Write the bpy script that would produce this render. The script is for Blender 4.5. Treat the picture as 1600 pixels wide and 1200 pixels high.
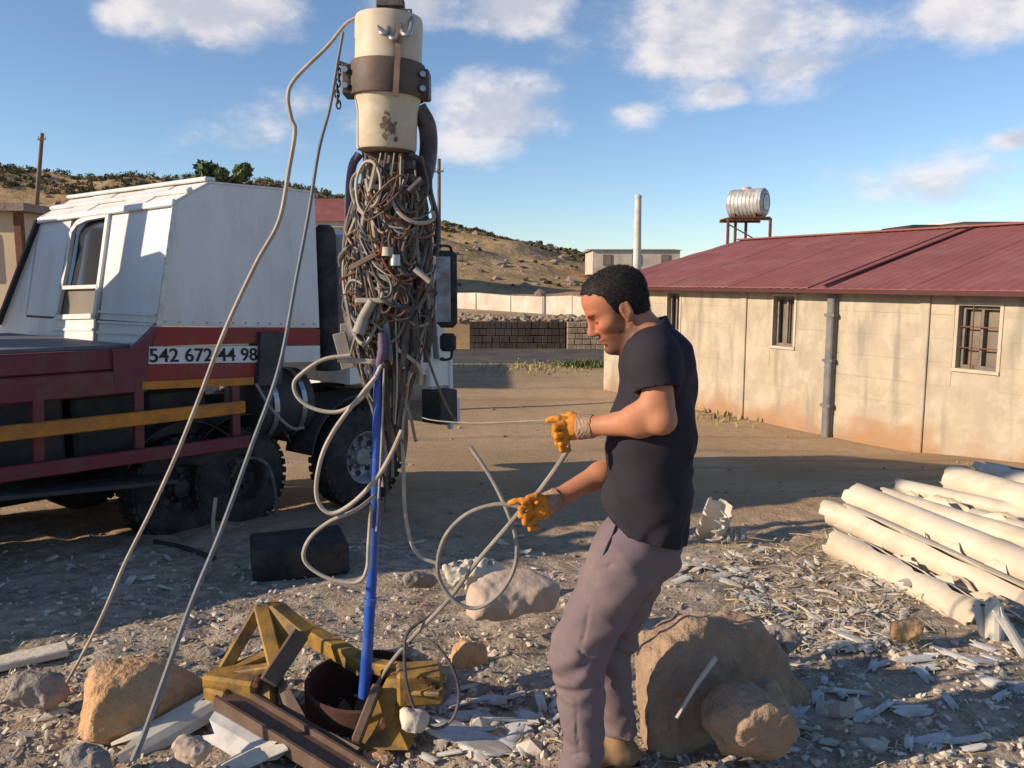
import bpy, bmesh, math, random
import numpy as np
from mathutils import Vector, Matrix

for o in list(bpy.data.objects): bpy.data.objects.remove(o, do_unlink=True)
scene = bpy.context.scene
COL = scene.collection
R = math.radians

# ------------------------------------------------------------------ camera
F = 1280.0                       # focal length in pixels of a 1600 x 1200 picture
TH = math.atan(163/F)            # camera looks down by this much
CAMZ = 1.7
cam = bpy.data.cameras.new('camera'); cam.sensor_width = 36; cam.lens = 36*F/1600
cam.clip_start = 0.05; cam.clip_end = 3000
camo = bpy.data.objects.new('camera', cam); COL.objects.link(camo)
camo.location = (0, 0, CAMZ); camo.rotation_euler = (math.pi/2-TH, 0, 0)
scene.camera = camo
scene.render.resolution_x = 1024; scene.render.resolution_y = 768

# ------------------------------------------------------------------ sky and sun
SUN_EL = R(22); SUN_TO = Vector((-0.956, -0.292, 0)).normalized()   # towards the sun, on the ground plane
sun_dir = Vector((SUN_TO.x*math.cos(SUN_EL), SUN_TO.y*math.cos(SUN_EL), math.sin(SUN_EL)))
sl = bpy.data.lights.new('sun', 'SUN'); sl.energy = 4.5; sl.angle = R(0.6); sl.color = (1.0, 0.805, 0.595)
so = bpy.data.objects.new('sun', sl); COL.objects.link(so)
so.rotation_euler = (-sun_dir).to_track_quat('-Z', 'Y').to_euler(); so.location = (-20, -6, 12)
scene.view_settings.view_transform = 'Standard'; scene.view_settings.look = 'None'
scene.view_settings.gamma = 1; scene.view_settings.exposure = 0.55
scene.view_settings.use_curve_mapping = False

def pix_dir(x, y):
    cx, cy = (x-800)/F, (600-y)/F
    return Vector((cx, math.cos(TH)+cy*math.sin(TH), -math.sin(TH)+cy*math.cos(TH)))

world = bpy.data.worlds.new('World'); scene.world = world; world.use_nodes = True
def build_world():
    nt = world.node_tree; N = nt.nodes; L = nt.links
    for n in list(N): N.remove(n)
    out = N.new('ShaderNodeOutputWorld'); bg = N.new('ShaderNodeBackground')
    L.new(bg.outputs[0], out.inputs[0])
    sky = N.new('ShaderNodeTexSky'); sky.sky_type = 'NISHITA'; sky.sun_disc = False
    sky.sun_elevation = SUN_EL; sky.sun_rotation = math.atan2(sun_dir.x, sun_dir.y)
    sky.altitude = 1300; sky.air_density = 1.0; sky.dust_density = 0.55; sky.ozone_density = 3.0
    STR = 0.108
    bg.inputs[1].default_value = STR
    tc = N.new('ShaderNodeTexCoord')
    def math_(op, a, b=None, c=None):
        n = N.new('ShaderNodeMath'); n.operation = op
        for i, v in enumerate((a, b, c)):
            if v is None: continue
            if isinstance(v, (int, float)): n.inputs[i].default_value = v
            else: L.new(v, n.inputs[i])
        return n.outputs[0]
    def vmath(op, a, b):
        n = N.new('ShaderNodeVectorMath'); n.operation = op
        for i, v in enumerate((a, b)):
            if v is None: continue
            if isinstance(v, (tuple, Vector)): n.inputs[i].default_value = tuple(v)
            else: L.new(v, n.inputs[i])
        return n.outputs['Value'] if op == 'LENGTH' else n.outputs[0]
    d = tc.outputs['Generated']
    def noise(vec, scale, detail, rough=0.55):
        n = N.new('ShaderNodeTexNoise'); n.inputs['Scale'].default_value = scale
        n.inputs['Detail'].default_value = detail; n.inputs['Roughness'].default_value = rough
        L.new(vec, n.inputs['Vector']); return n.outputs['Fac']
    # cumulus seen in the photograph: centre pixel, half width, half height
    blobs = [(1150, 45, 215, 85), (1240, 100, 100, 45), (1040, 95, 75, 32), (775, 185, 125, 62), (1130, 145, 45, 22),
             (985, 178, 45, 22), (330, 15, 150, 50), (640, 10, 75, 42), (180, 25, 30, 26), (810, 15, 85, 40), (460, 165, 70, 26),
             (400, 215, 90, 30), (1440, 285, 110, 32), (1530, 15, 120, 40), (1590, 218, 30, 16), (560, 190, 40, 30)]
    soft = {10: .45, 11: .5, 12: .45, 15: .4, 5: 0.8}
    def cover(vec):
        tot = None
        for i, (x, y, rx, ry) in enumerate(blobs):
            c = pix_dir(x, y).normalized()
            v = vmath('MULTIPLY', vmath('SUBTRACT', vec, c), (F/rx, 4.0, F/ry))
            m = math_('MULTIPLY', math_('SUBTRACT', 1.0, vmath('LENGTH', v, None)), soft.get(i, 1.0))
            m = math_('MAXIMUM', m, -0.6)
            tot = m if tot is None else math_('MAXIMUM', tot, m)
        return tot
    flat = vmath('MULTIPLY', d, (1.0, 1.0, 1.7))
    n1 = noise(flat, 7.0, 8, 0.6)
    n2 = noise(vmath('ADD', flat, (0.3, 0.1, 0.7)), 2.2, 5)
    sep = N.new('ShaderNodeSeparateXYZ'); L.new(d, sep.inputs[0])
    # elsewhere in the sky: the same scattered cumulus from noise alone
    behind = math_('MULTIPLY', math_('LESS_THAN', sep.outputs['Y'], 0.45), math_('MULTIPLY', math_('SUBTRACT', n2, 0.52), 3.0))
    behind = math_('MULTIPLY', behind, math_('GREATER_THAN', sep.outputs['Z'], 0.0))
    def density(vec, nn):
        cov = cover(vec)
        raw = math_('ADD', math_('MULTIPLY', cov, 0.85), math_('MULTIPLY', math_('SUBTRACT', nn, 0.5), 2.3))
        return raw
    raw = density(d, n1)
    raw = math_('ADD', raw, math_('MULTIPLY', behind, 0.6))
    def remap(v, a, b):
        n = N.new('ShaderNodeMapRange'); n.interpolation_type = 'SMOOTHSTEP'
        L.new(v, n.inputs[0]); n.inputs[1].default_value = a; n.inputs[2].default_value = b
        return n.outputs[0]
    alpha = math_('MULTIPLY', remap(raw, -0.15, 0.62), 0.85)
    # light: compare with the density a little up and towards the sun
    off = vmath('ADD', flat, (-0.022, -0.01, 0.045))
    n1b = noise(off, 7.0, 8, 0.6)
    lit = math_('ADD', math_('MULTIPLY', math_('SUBTRACT', n1, n1b), 3.2), 0.5)
    lit = math_('SUBTRACT', lit, math_('MULTIPLY', remap(raw, 0.35, 1.1), 0.22))
    cr = N.new('ShaderNodeMix'); cr.data_type = 'RGBA'
    L.new(remap(lit, 0.1, 0.85), cr.inputs[0])
    k = 1/STR
    cr.inputs[6].default_value = (0.42*k, 0.43*k, 0.48*k, 1)
    cr.inputs[7].default_value = (0.68*k, 0.63*k, 0.61*k, 1)
    # a little pale dust veil near the horizon comes from the sky model; clouds mixed on top
    mx = N.new('ShaderNodeMix'); mx.data_type = 'RGBA'
    L.new(alpha, mx.inputs[0]); L.new(sky.outputs[0], mx.inputs[6]); L.new(cr.outputs[2], mx.inputs[7])
    L.new(mx.outputs[2], bg.inputs[0])
build_world()

# ------------------------------------------------------------------ numpy noise, ground height, pixel helpers
def _h(ix, iy, iz, s):
    n = (ix*374761393 + iy*668265263 + iz*2147483647 + s*974634777) & 0xffffffff
    n = ((n ^ (n >> 13))*1274126177) & 0xffffffff
    n = ((n ^ (n >> 15))*2246822519) & 0xffffffff
    return ((n ^ (n >> 16)) & 0xffff)/32767.5-1.0
def vnoise(x, y, z, s=0):
    x = np.asarray(x, float); y = np.asarray(y, float); z = np.asarray(z, float)
    ix = np.floor(x).astype(np.int64); iy = np.floor(y).astype(np.int64); iz = np.floor(z).astype(np.int64)
    fx = x-ix; fy = y-iy; fz = z-iz
    ux = fx*fx*fx*(fx*(fx*6-15)+10); uy = fy*fy*fy*(fy*(fy*6-15)+10); uz = fz*fz*fz*(fz*(fz*6-15)+10)
    def c(a, b, d): return _h(ix+a, iy+b, iz+d, s)
    x00 = c(0,0,0)*(1-ux)+c(1,0,0)*ux; x10 = c(0,1,0)*(1-ux)+c(1,1,0)*ux
    x01 = c(0,0,1)*(1-ux)+c(1,0,1)*ux; x11 = c(0,1,1)*(1-ux)+c(1,1,1)*ux
    return (x00*(1-uy)+x10*uy)*(1-uz)+(x01*(1-uy)+x11*uy)*uz
def fbm(x, y, z, s=0, o=4):
    t = 0; a = 1; f = 1
    for i in range(o):
        t = t+a*vnoise(x*f, y*f, z*f, s+i); a *= 0.5; f *= 2.03
    return t
def sstep(a, b, x):
    t = np.clip((x-a)/(b-a), 0, 1); return t*t*(3-2*t)
def zbase(y):
    # level working area, then a slope down to the lower yard
    y = np.asarray(y, float)
    return -0.9*np.clip((y-3.7)/8.8, 0, 1)**1.0*(1-0.0*y)
def zg(x, y):
    x = np.asarray(x, float); y = np.asarray(y, float)
    z = zbase(y)
    near = 1-sstep(6.0, 9.5, y)
    z = z+near*(0.030*fbm(x*1.3, y*1.3, 0*x, 3, 3)+0.014*fbm(x*6, y*6, 0*x, 9, 3))
    z = z+(1-near)*0.018*fbm(x*0.8, y*0.8, 0*x, 5, 3)*(1-sstep(25, 40, y))
    z = z-0.7*(1-sstep(0.185, 0.222, np.hypot(x-HOLE[0], y-HOLE[1])))    # the well mouth
    return z
HOLE = (-0.60, 3.14)
def gz(x, y): return float(zg(np.array([x]), np.array([y]))[0])
def at(x, y, Y):
    d = pix_dir(x, y); t = Y/d.y
    return Vector((d.x*t, Y, CAMZ+d.z*t))
def gh(x, y, lift=0.0):
    d = pix_dir(x, y); t = 1.0
    for i in range(4000):
        p = d*t
        if CAMZ+p.z <= float(zbase(p.y)): break
        t += 0.01
    return Vector((p.x, p.y, gz(p.x, p.y)+lift))

# ------------------------------------------------------------------ object helpers
WM = {}
def place(o, parent=None, loc=None):
    if parent is None:
        M = Matrix.Translation(loc) if loc is not None else Matrix.Identity(4)
        o.matrix_basis = M; WM[o.name] = M
    else:
        o.parent = parent; o.matrix_parent_inverse = WM[parent.name].inverted(); WM[o.name] = Matrix.Identity(4)
def thing(name, label, cat, loc, group=None):
    o = bpy.data.objects.new(name, None); COL.objects.link(o); o.empty_display_size = 0.2
    place(o, None, Vector(loc)); return tag(o, label, cat, group)
def tag(o, label=None, cat=None, group=None, kind=None):
    if label: o['label'] = label
    if cat: o['category'] = cat
    if group: o['group'] = group
    if kind: o['kind'] = kind
    return o
def obj(name, verts, faces, mat, parent=None, smooth=False, col=None):
    """one mesh object; vertices in world space; a top-level mesh gets its origin at its base"""
    V = np.asarray(verts, float).reshape(-1, 3)
    loc = None
    if parent is None:
        loc = Vector(((V[:,0].min()+V[:,0].max())/2, (V[:,1].min()+V[:,1].max())/2, V[:,2].min()))
        V = V-np.array(loc)
    me = bpy.data.meshes.new(name); me.from_pydata(V.tolist(), [], [tuple(f) for f in faces])
    if col is not None:
        ca = me.color_attributes.new('tint', 'FLOAT_COLOR', 'POINT')
        ca.data.foreach_set('color', np.asarray(col, float).ravel())
    me.update()
    if smooth: me.polygons.foreach_set('use_smooth', [True]*len(me.polygons))
    o = bpy.data.objects.new(name, me); COL.objects.link(o)
    if mat: me.materials.append(M[mat])
    place(o, parent, loc)
    return o
class MB:
    """collects simple shapes in world space"""
    def __init__(s): s.v = []; s.f = []
    def add(s, v, f):
        n = len(s.v); s.v += [tuple(p) for p in v]; s.f += [tuple(i+n for i in q) for q in f]; return s
    def box(s, c, ax, ay, az, bev=0.0):
        """centre and three half axes; bev chamfers all edges"""
        c = Vector(c); ax = Vector(ax); ay = Vector(ay); az = Vector(az)
        if bev <= 0:
            v = [c+ax*i+ay*j+az*k for i in (-1,1) for j in (-1,1) for k in (-1,1)]
            return s.add(v, [(0,1,3,2),(4,6,7,5),(0,4,5,1),(2,3,7,6),(0,2,6,4),(1,5,7,3)])
        bm = bmesh.new()
        vs = [bm.verts.new(c+ax*i+ay*j+az*k) for i in (-1,1) for j in (-1,1) for k in (-1,1)]
        for q in [(0,1,3,2),(4,6,7,5),(0,4,5,1),(2,3,7,6),(0,2,6,4),(1,5,7,3)]: bm.faces.new([vs[i] for i in q])
        bmesh.ops.recalc_face_normals(bm, faces=bm.faces)
        bmesh.ops.bevel(bm, geom=list(bm.edges), offset=bev, segments=1, affect='EDGES')
        bm.verts.index_update()
        s.add([v.co.copy() for v in bm.verts], [[v.index for v in f.verts] for f in bm.faces]); bm.free(); return s
    def prism(s, pts, ext):
        """polygon pts extruded by vector ext"""
        pts = [Vector(p) for p in pts]; ext = Vector(ext); n = len(pts)
        v = pts+[p+ext for p in pts]
        f = [tuple(range(n)), tuple(range(2*n-1, n-1, -1))]
        f += [(i, i+n, (i+1) % n+n, (i+1) % n) for i in range(n)]
        return s.add(v, f)
    def bar(s, a, b, w, t, up=(0,0,1), bev=0.0):
        """rectangular bar a to b; w full width across, t full height along up"""
        a = Vector(a); b = Vector(b); d = b-a; up = Vector(up)
        side = d.cross(up).normalized(); u = side.cross(d).normalized()
        return s.box((a+b)/2, d/2, side*w/2, u*t/2, bev)
    def cyl(s, a, b, r0, r1=None, n=16, caps=True):
        r1 = r0 if r1 is None else r1
        a = Vector(a); b = Vector(b); d = (b-a).normalized()
        x = d.orthogonal().normalized(); y = d.cross(x)
        v = []
        for p, r in ((a, r0), (b, r1)):
            v += [p+(x*math.cos(2*math.pi*i/n)+y*math.sin(2*math.pi*i/n))*r for i in range(n)]
        f = [(i, (i+1) % n, (i+1) % n+n, i+n) for i in range(n)]
        if caps: f += [tuple(range(n-1, -1, -1)), tuple(range(n, 2*n))]
        return s.add(v, f)
    def lathe(s, c, axis, prof, n=24, a0=0.0, a1=2*math.pi, ref=None):
        """profile of (radius, along) turned about axis through c"""
        c = Vector(c); d = Vector(axis).normalized()
        x = (Vector(ref)-Vector(ref).dot(d)*d).normalized() if ref is not None else d.orthogonal().normalized()
        y = d.cross(x); full = abs(a1-a0-2*math.pi) < 1e-6; m = n if full else n+1
        v = []
        for r, h in prof:
            v += [c+d*h+(x*math.cos(a0+(a1-a0)*i/n)+y*math.sin(a0+(a1-a0)*i/n))*r for i in range(m)]
        f = []
        for j in range(len(prof)-1):
            for i in range(n):
                k = (i+1) % m
                f.append((j*m+i, j*m+k, (j+1)*m+k, (j+1)*m+i))
        return s.add(v, f)
    def tube(s, pts, r, n=7, sub=6):
        P = catmull(pts, sub); m = len(P)
        rr = r if callable(r) else (lambda t: r)
        prev = None; v = []
        for i, p in enumerate(P):
            t = (P[min(i+1, m-1)]-P[max(i-1, 0)]).normalized()
            if prev is None: x = t.orthogonal().normalized()
            else:
                x = prev-t*prev.dot(t); x = x.normalized() if x.length > 1e-6 else t.orthogonal().normalized()
            prev = x; y = t.cross(x); q = rr(i/(m-1))
            v += [p+(x*math.cos(2*math.pi*k/n)+y*math.sin(2*math.pi*k/n))*q for k in range(n)]
        f = [(i*n+k, i*n+(k+1) % n, (i+1)*n+(k+1) % n, (i+1)*n+k) for i in range(m-1) for k in range(n)]
        f += [tuple(range(n-1, -1, -1)), tuple(range((m-1)*n, m*n))]
        return s.add(v, f)
    def build(s, name, mat, parent=None, smooth=False):
        o = obj(name, s.v, s.f, mat, parent, False)
        if smooth:
            o.data.polygons.foreach_set('use_smooth', [True]*len(o.data.polygons))
            try: o.data.set_sharp_from_angle(angle=R(38))
            except Exception: pass
        return o
def catmull(pts, sub=6):
    P = [Vector(p) for p in pts]
    if len(P) == 2: return [P[0].lerp(P[1], i/sub) for i in range(sub+1)]
    Q = [P[0]*2-P[1]]+P+[P[-1]*2-P[-2]]; out = []
    for i in range(1, len(Q)-2):
        a, b, c, d = Q[i-1:i+3]
        for k in range(sub):
            t = k/sub
            out.append(0.5*((2*b)+(c-a)*t+(2*a-5*b+4*c-d)*t*t+(3*b-a-3*c+d)*t**3))
    out.append(P[-1]); return out

# ------------------------------------------------------------------ signed distance modelling (surface nets)
class Field:
    def __init__(s, lo, hi, h):
        s.lo = np.array(lo, float); s.h = h
        s.n = np.ceil((np.array(hi, float)-s.lo)/h).astype(int)+1
        s.ax = [s.lo[i]+np.arange(s.n[i])*h for i in range(3)]
        s.d = np.full(s.n, 0.5)
    def _sub(s, lo, hi):
        a = np.maximum(np.floor((np.array(lo)-s.lo)/s.h).astype(int), 0)
        b = np.minimum(np.ceil((np.array(hi)-s.lo)/s.h).astype(int)+1, s.n)
        if np.any(b <= a): return None
        sl_ = tuple(slice(a[i], b[i]) for i in range(3))
        G = np.meshgrid(*[s.ax[i][a[i]:b[i]] for i in range(3)], indexing='ij')
        return sl_, G
    def _mix(s, sl_, d, k, op):
        o = s.d[sl_]
        if op == 'sub':
            d = -d; h = np.clip(0.5-0.5*(o-d)/k, 0, 1) if k > 0 else None
            s.d[sl_] = np.maximum(o, d) if k <= 0 else (o*(1-h)+d*h+k*h*(1-h))
        else:
            if k <= 0: s.d[sl_] = np.minimum(o, d)
            else:
                h = np.clip(0.5+0.5*(o-d)/k, 0, 1); s.d[sl_] = o*(1-h)+d*h-k*h*(1-h)
    def cap(s, a, b, ra, rb, k=0.02, op='add', sx=None):
        """tapered capsule; sx = (direction, factor) squashes the section along a direction"""
        a = np.array(a, float); b = np.array(b, float); m = max(ra, rb)*1.5+2*k+3*s.h
        r = s._sub(np.minimum(a, b)-m, np.maximum(a, b)+m)
        if r is None: return s
        sl_, G = r; ba = b-a; L2 = max(ba@ba, 1e-12)
        P = [G[i]-a[i] for i in range(3)]
        t = np.clip((P[0]*ba[0]+P[1]*ba[1]+P[2]*ba[2])/L2, 0, 1)
        D = [P[i]-ba[i]*t for i in range(3)]
        if sx is not None:
            u = np.array(sx[0], float); u /= np.linalg.norm(u)
            q = (D[0]*u[0]+D[1]*u[1]+D[2]*u[2])*(1/sx[1]-1)
            D = [D[i]+q*u[i] for i in range(3)]
        d = np.sqrt(D[0]**2+D[1]**2+D[2]**2)-(ra+(rb-ra)*t)
        s._mix(sl_, d, k, op); return s
    def ell(s, c, r, Rm=None, k=0.02, op='add'):
        c = np.array(c, float); r = np.array(r, float); m = r.max()*1.15+2*k+3*s.h
        q = s._sub(c-m, c+m)
        if q is None: return s
        sl_, G = q; P = [G[i]-c[i] for i in range(3)]
        if Rm is not None: P = [Rm[j][0]*P[0]+Rm[j][1]*P[1]+Rm[j][2]*P[2] for j in range(3)]
        k0 = np.sqrt(sum((P[i]/r[i])**2 for i in range(3))); k1 = np.sqrt(sum((P[i]/r[i]**2)**2 for i in range(3)))+1e-9
        s._mix(sl_, k0*(k0-1)/k1, k, op); return s
    def G(s): return np.meshgrid(*s.ax, indexing='ij')
    def plane(s, p, n, k=0.0):
        """cuts away the side n points to"""
        G = s.G(); n = np.array(n, float); n /= np.linalg.norm(n)
        d = (G[0]-p[0])*n[0]+(G[1]-p[1])*n[1]+(G[2]-p[2])*n[2]
        s._mix((slice(None),)*3, -d, k, 'sub'); return s
    def mesh(s):
        f = s.d; sg = f < 0; nx, ny, nz = f.shape
        c = np.zeros((nx-1, ny-1, nz-1), int)
        for i in (0, 1):
            for j in (0, 1):
                for k in (0, 1): c += sg[i:nx-1+i, j:ny-1+j, k:nz-1+k]
        act = (c > 0) & (c < 8); idx = np.full(c.shape, -1); I, J, K = np.nonzero(act); idx[I, J, K] = np.arange(len(I))
        pos = np.zeros((len(I), 3)); cnt = np.zeros(len(I))
        for axs in range(3):
            o = [a for a in range(3) if a != axs]
            for u in (0, 1):
                for v in (0, 1):
                    a = [I, J, K]; a = [q.copy() for q in a]; a[o[0]] += u; a[o[1]] += v
                    b = [q.copy() for q in a]; b[axs] += 1
                    fa = f[a[0], a[1], a[2]]; fb = f[b[0], b[1], b[2]]
                    cr = (fa < 0) != (fb < 0); t = np.where(cr, fa/np.where(cr, fa-fb, 1), 0)
                    for w in range(3):
                        val = (a[w]-[I, J, K][w]).astype(float)
                        if w == axs: val = val+t
                        pos[:, w] += np.where(cr, val, 0)
                    cnt += cr
        pos /= cnt[:, None]; V = (pos+np.stack([I, J, K], 1))*s.h+s.lo
        faces = []
        for axs in range(3):
            o = [a for a in range(3) if a != axs]
            lo = [slice(None)]*3; hi = [slice(None)]*3; lo[axs] = slice(0, f.shape[axs]-1); hi[axs] = slice(1, None)
            A = sg[tuple(lo)]; B = sg[tuple(hi)]; ch = A != B
            E = np.stack(np.nonzero(ch), 1)
            E = E[(E[:, o[0]] > 0) & (E[:, o[1]] > 0) & (E[:, o[0]] < f.shape[o[0]]-1) & (E[:, o[1]] < f.shape[o[1]]-1)]
            if not len(E): continue
            s_in = A[E[:,0], E[:,1], E[:,2]]
            q = []
            for du, dv in ((-1,-1), (0,-1), (0,0), (-1,0)):
                e = E.copy(); e[:, o[0]] += du; e[:, o[1]] += dv; q.append(idx[e[:,0], e[:,1], e[:,2]])
            q = np.stack(q, 1)
            fl = s_in if axs != 1 else ~s_in
            q[~fl] = q[~fl][:, ::-1]
            faces.append(q)
        return V, np.concatenate(faces)
    def sample(s, V):
        i = np.clip(np.round((V-s.lo)/s.h).astype(int), 0, s.n-1); return s.d[i[:,0], i[:,1], i[:,2]]
    def build(s, name, mat, parent=None, col=None):
        V, Fc = s.mesh(); Fc = Fc[(Fc >= 0).all(1)]
        return obj(name, V, Fc.tolist(), mat, parent, True, None if col is None else col(V))

# ------------------------------------------------------------------ materials
M = {}
def mat(name, c1, c2=None, scale=4.0, rough=0.8, bump=0.25, bscale=60.0, metal=0.0, dirt=None, dirt_amt=0.4, dscale=3.0,
        spec=0.3, bdist=0.004, stretch=None, extra=None, detail=6):
    m = bpy.data.materials.new(name); m.use_nodes = True; nt = m.node_tree; N = nt.nodes; L = nt.links
    b = N['Principled BSDF']; b.inputs['Roughness'].default_value = rough; b.inputs['Metallic'].default_value = metal
    b.inputs['Specular IOR Level'].default_value = spec
    tc = N.new('ShaderNodeTexCoord'); vec = tc.outputs['Object']
    if stretch:
        mp = N.new('ShaderNodeMapping'); mp.inputs['Scale'].default_value = stretch; L.new(vec, mp.inputs[0]); vec = mp.outputs[0]
    def nz(sc, det=detail, rg=0.6):
        n = N.new('ShaderNodeTexNoise'); n.inputs['Scale'].default_value = sc; n.inputs['Detail'].default_value = det
        n.inputs['Roughness'].default_value = rg; L.new(vec, n.inputs['Vector']); return n.outputs['Fac']
    def ramp(v, a, b_):
        n = N.new('ShaderNodeMapRange'); n.interpolation_type = 'SMOOTHSTEP'; L.new(v, n.inputs[0])
        n.inputs[1].default_value = a; n.inputs[2].default_value = b_; return n.outputs[0]
    def mix(fac, a, b_, mode='MIX'):
        n = N.new('ShaderNodeMix'); n.data_type = 'RGBA'; n.blend_type = mode
        if isinstance(fac, float): n.inputs[0].default_value = fac
        else: L.new(fac, n.inputs[0])
        for i, q in ((6, a), (7, b_)):
            if isinstance(q, tuple): n.inputs[i].default_value = (*q[:3], 1)
            else: L.new(q, n.inputs[i])
        return n.outputs[2]
    c2 = c2 or tuple(x*0.72 for x in c1)
    colr = mix(ramp(nz(scale), 0.3, 0.7), c1, c2)
    if dirt:
        n = N.new('ShaderNodeMath'); n.operation = 'MULTIPLY'; L.new(ramp(nz(dscale, 8, 0.68), 0.42, 0.66), n.inputs[0]); n.inputs[1].default_value = dirt_amt
        colr = mix(n.outputs[0], colr, dirt)
    if extra: colr = extra(N, L, tc, nz, ramp, mix, colr, b)
    L.new(colr, b.inputs['Base Color'])
    if bump > 0:
        bp = N.new('ShaderNodeBump'); bp.inputs['Strength'].default_value = bump; bp.inputs['Distance'].default_value = bdist
        L.new(nz(bscale, 5), bp.inputs['Height']); L.new(bp.outputs[0], b.inputs['Normal'])
    M[name] = m; return m
# ------------------------------------------------------------------ palette
def ground_extra(N, L, tc, nz, ramp, mix, colr, b):
    g = N.new('ShaderNodeNewGeometry'); s = N.new('ShaderNodeSeparateXYZ'); L.new(g.outputs['Position'], s.inputs[0])
    def n2(sc, det=6):
        n = N.new('ShaderNodeTexNoise'); n.inputs['Scale'].default_value = sc; n.inputs['Detail'].default_value = det
        L.new(g.outputs['Position'], n.inputs['Vector']); return n.outputs['Fac']
    def mul(a, c, op='MULTIPLY'):
        n = N.new('ShaderNodeMath'); n.operation = op
        for i, q in ((0, a), (1, c)):
            if isinstance(q, (int, float)): n.inputs[i].default_value = q
            else: L.new(q, n.inputs[i])
        return n.outputs[0]
    wob = mul(mul(n2(0.6), 0.5, 'SUBTRACT'), 5.0)
    yy = mul(s.outputs['Y'], wob, 'ADD')
    near = ramp(yy, 7.5, 5.0)
    gravel = mix(ramp(n2(11, 8), 0.35, 0.68), (0.25, 0.195, 0.14), (0.44, 0.365, 0.275))
    gravel = mix(mul(ramp(n2(2.3), 0.5, 0.66), 0.5), gravel, (0.49, 0.40, 0.305))
    gravel = mix(mul(ramp(n2(45, 3), 0.58, 0.72), 0.7), gravel, (0.56, 0.5, 0.42))
    gravel = mix(mul(ramp(n2(38, 3), 0.40, 0.27), 0.7), gravel, (0.09, 0.075, 0.06))
    soil = mix(ramp(n2(0.5), 0.35, 0.65), (0.36, 0.25, 0.145), (0.44, 0.32, 0.195))
    soil = mix(mul(ramp(n2(7, 7), 0.45, 0.7), 0.4), soil, (0.28, 0.18, 0.105))
    soil = mix(mul(ramp(n2(28, 5), 0.6, 0.75), 0.4), soil, (0.5, 0.4, 0.28))
    c = mix(near, soil, gravel)
    mp = N.new('ShaderNodeMapping'); mp.inputs['Scale'].default_value = (0.12, 2.6, 1); mp.inputs['Rotation'].default_value = (0, 0, 0.12); L.new(g.outputs['Position'], mp.inputs[0])
    tr_ = N.new('ShaderNodeTexNoise'); tr_.inputs['Scale'].default_value = 1.0; tr_.inputs['Detail'].default_value = 4; L.new(mp.outputs[0], tr_.inputs['Vector'])
    c = mix(mul(mul(ramp(tr_.outputs['Fac'], 0.55, 0.66), 0.45), ramp(s.outputs['Y'], 6.5, 9.0)), c, (0.24, 0.17, 0.11))    # wheel tracks across the yard
    oil = ramp(n2(0.9), 0.5, 0.62)
    far = ramp(s.outputs['Y'], 60.0, 110.0)
    c = mix(far, c, (0.36, 0.28, 0.17))
    return c
mat('ground', (0.3, 0.2, 0.1), rough=0.95, bump=0.9, bscale=38, bdist=0.02, extra=ground_extra, spec=0.1)
mat('hill', (0.37, 0.235, 0.115), (0.43, 0.31, 0.17), scale=0.09, rough=0.95, bump=0.6, bscale=0.8, bdist=0.5, dirt=(0.21, 0.165, 0.085), dirt_amt=0.75, dscale=0.22, spec=0.05)
mat('scrub', (0.085, 0.085, 0.04), (0.16, 0.135, 0.07), scale=0.6, rough=0.9, bump=0, spec=0.1)
mat('rock_far', (0.3, 0.24, 0.2), (0.22, 0.17, 0.14), scale=0.9, rough=0.95, bump=0.4, bscale=5, bdist=0.1, spec=0.1)
mat('asphalt', (0.062, 0.06, 0.06), (0.085, 0.08, 0.075), scale=0.8, rough=0.9, bump=0.4, bscale=30, dirt=(0.2, 0.16, 0.11), dirt_amt=0.35, dscale=0.6, spec=0.2)
mat('whitewash', (0.56, 0.51, 0.44), (0.44, 0.39, 0.33), scale=0.7, rough=0.9, bump=0.4, bscale=8, bdist=0.02, dirt=(0.36, 0.27, 0.19), dirt_amt=0.55, dscale=1.2, spec=0.15)
mat('shaded_wall_dark_roof', (0.075, 0.062, 0.052), (0.045, 0.038, 0.034), scale=2.0, rough=0.95, bump=0.6, bscale=9, bdist=0.03, spec=0.1)  # retaining wall's shade put into the colour; also a dark shed roof
mat('rubble', (0.35, 0.28, 0.2), (0.22, 0.17, 0.12), scale=3.0, rough=0.95, bump=0.6, bscale=14, bdist=0.02, spec=0.1)
def wall_extra(N, L, tc, nz, ramp, mix, colr, b):
    g = N.new('ShaderNodeNewGeometry'); s = N.new('ShaderNodeSeparateXYZ'); L.new(g.outputs['Position'], s.inputs[0])
    n = N.new('ShaderNodeTexNoise'); n.inputs['Scale'].default_value = 1.6; n.inputs['Detail'].default_value = 6; L.new(g.outputs['Position'], n.inputs['Vector'])
    a = N.new('ShaderNodeMath'); a.operation = 'MULTIPLY_ADD'; L.new(n.outputs['Fac'], a.inputs[0]); a.inputs[1].default_value = 1.1; L.new(s.outputs['Z'], a.inputs[2])
    k = ramp(a.outputs[0], 0.16, -0.38)         # red earth splashed up from the yard
    colr = mix(k, colr, (0.34, 0.205, 0.115))
    # runs of grey cement wash
    mp = N.new('ShaderNodeMapping'); mp.inputs['Scale'].default_value = (3, 3, 0.5); L.new(g.outputs['Position'], mp.inputs[0])
    n2 = N.new('ShaderNodeTexNoise'); n2.inputs['Scale'].default_value = 1.3; n2.inputs['Detail'].default_value = 7; L.new(mp.outputs[0], n2.inputs['Vector'])
    q = N.new('ShaderNodeMath'); q.operation = 'MULTIPLY'; L.new(ramp(n2.outputs['Fac'], 0.5, 0.72), q.inputs[0]); q.inputs[1].default_value = 0.75
    return mix(q.outputs[0], colr, (0.24, 0.215, 0.17))
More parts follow.
